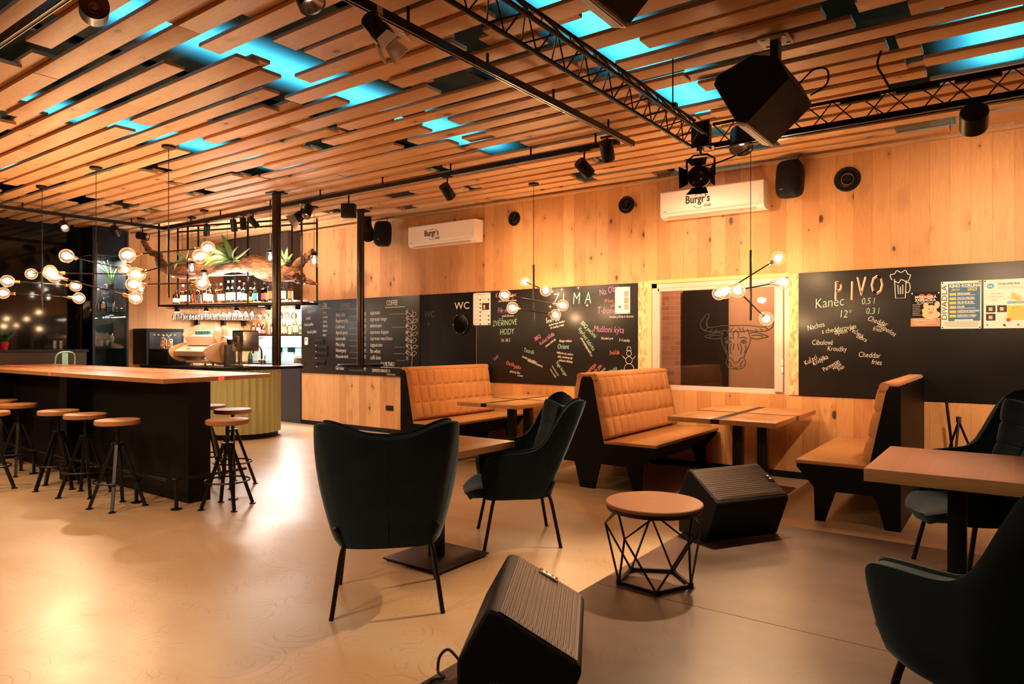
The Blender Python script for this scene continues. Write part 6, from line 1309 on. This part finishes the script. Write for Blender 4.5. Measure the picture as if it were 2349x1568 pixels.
make_bottle('amber decanter on the middle shelf of the display cabinet', (-12.5, 5.35, 1.959), 'amber', 'squat', 'steel', None, None, 1.1)
make_bottle('clear decanter on the middle shelf of the display cabinet', (-12.55, 5.24, 1.959), 'clear', 'squat', 'steel', None, None, 1.0)
make_bottle('clear bottle on the lower shelf of the display cabinet', (-12.52, 5.25, 1.389), 'clear', 'round', 'steel', None, None, .8)
for i, y in enumerate((5.22, 5.32, 5.42, 5.5, 5.58)):
    c = g2.copy(); C.objects.link(c); c.location = (-12.5+.03*(i % 2), y, 1.959 if i > 2 else 1.389) if i != 0 else (-12.6, 5.45, 2.359); c['label'] = 'clear glass inside the display cabinet'; c['group'] = 'glasses in the display cabinet'
fk = thing('fern_pot', 'fern on the top shelf of the display cabinet', 'plant', (-12.56, 5.5, 2.359))
for a in range(9):
    an = a*.7; blade([Vector((0, 0, .02)), Vector((.06*math.cos(an), .06*math.sin(an), .25)), Vector((.14*math.cos(an), .16*math.sin(an), .38+.05*(a % 3)))], .016, 'leaf', fk)
MB().lathe([(0, 0), (.04, 0), (.05, .08), (0, .08)], (0, 0, 0), 14).build('pot', 'black_matte', fk)
tag(MB().b2(XL+.001, XL+.02, 2.3, 5.1, 1.35, 3.3).build('dark_glass_panel', 'mirror_dark', smooth=False), 'dark reflecting glass panel on the left wall', 'glass panel')
t = thing('bar_cupboard', 'low dark copper coloured cupboard along the left wall', 'cupboard', (-12.62, 3.75, 0)); MB().b2(-.25, .22, -1.4, 1.3, 0, 1.29).build('body', 'copper_dark', t, smooth=False); MB().b2(-.26, .25, -1.42, 1.32, 1.29, 1.33).build('worktop', 'black_metal', t, smooth=False)
t = thing('potted_flower', 'red pot with leafy plant at the left edge', 'plant', (-12.55, 3.94, 1.331)); MB().lathe([(0, 0), (.05, 0), (.075, .12), (.07, .12), (.045, .01), (0, .01)], (0, 0, 0), 20).build('pot', 'pot_red', t)
for a in range(10):
    an = a*.66; blade([Vector((0, 0, .08)), Vector((.07*math.cos(an), .07*math.sin(an), .2)), Vector((.17*math.cos(an), .17*math.sin(an), .22+.04*(a % 3)))], .03, 'leaf_dark', t)
for i in range(2):
    tag(MB().lathe([(0, 0), (.025, 0), (.03, .14), (.028, .14), (.022, .01), (0, .01)], (-12.5, 4.62+i*.09, 1.331), 14).build('candle_glass', 'clear_glass'), ('left', 'right')[i]+' slim glass on the cupboard by the left wall', 'glass')
t = thing('metal_chair', 'green metal bar chair behind the bar table', 'chair', (-12.0, 4.42, 0), R(-60))
MB().b2(-.17, .17, -.17, .17, .76, .78, .008).build('seat', 'green_metal', t)
MB().tube(smooth_line([(-.19, .17, .78), (-.2, .19, 1.15), (-.16, .2, 1.27), (0, .2, 1.30), (.16, .2, 1.27), (.2, .19, 1.15), (.19, .17, .78)], 6), .013, 10).build('back_frame', 'green_metal', t)
MB().b2(-.06, .06, .185, .193, .78, 1.29).build('back_splat', 'green_metal', t)
for sx in (-1, 1):
    for sy in (-1, 1): MB().cyl((sx*.15, sy*.15, .76), (sx*.21, sy*.21, 0), .016, 10).build('leg', 'green_metal', t)
for o in list(C.objects):
    if o.type == 'MESH' and o.parent is None and 'label' not in o and o.get('kind') is None: print('NOLABEL', o.name)
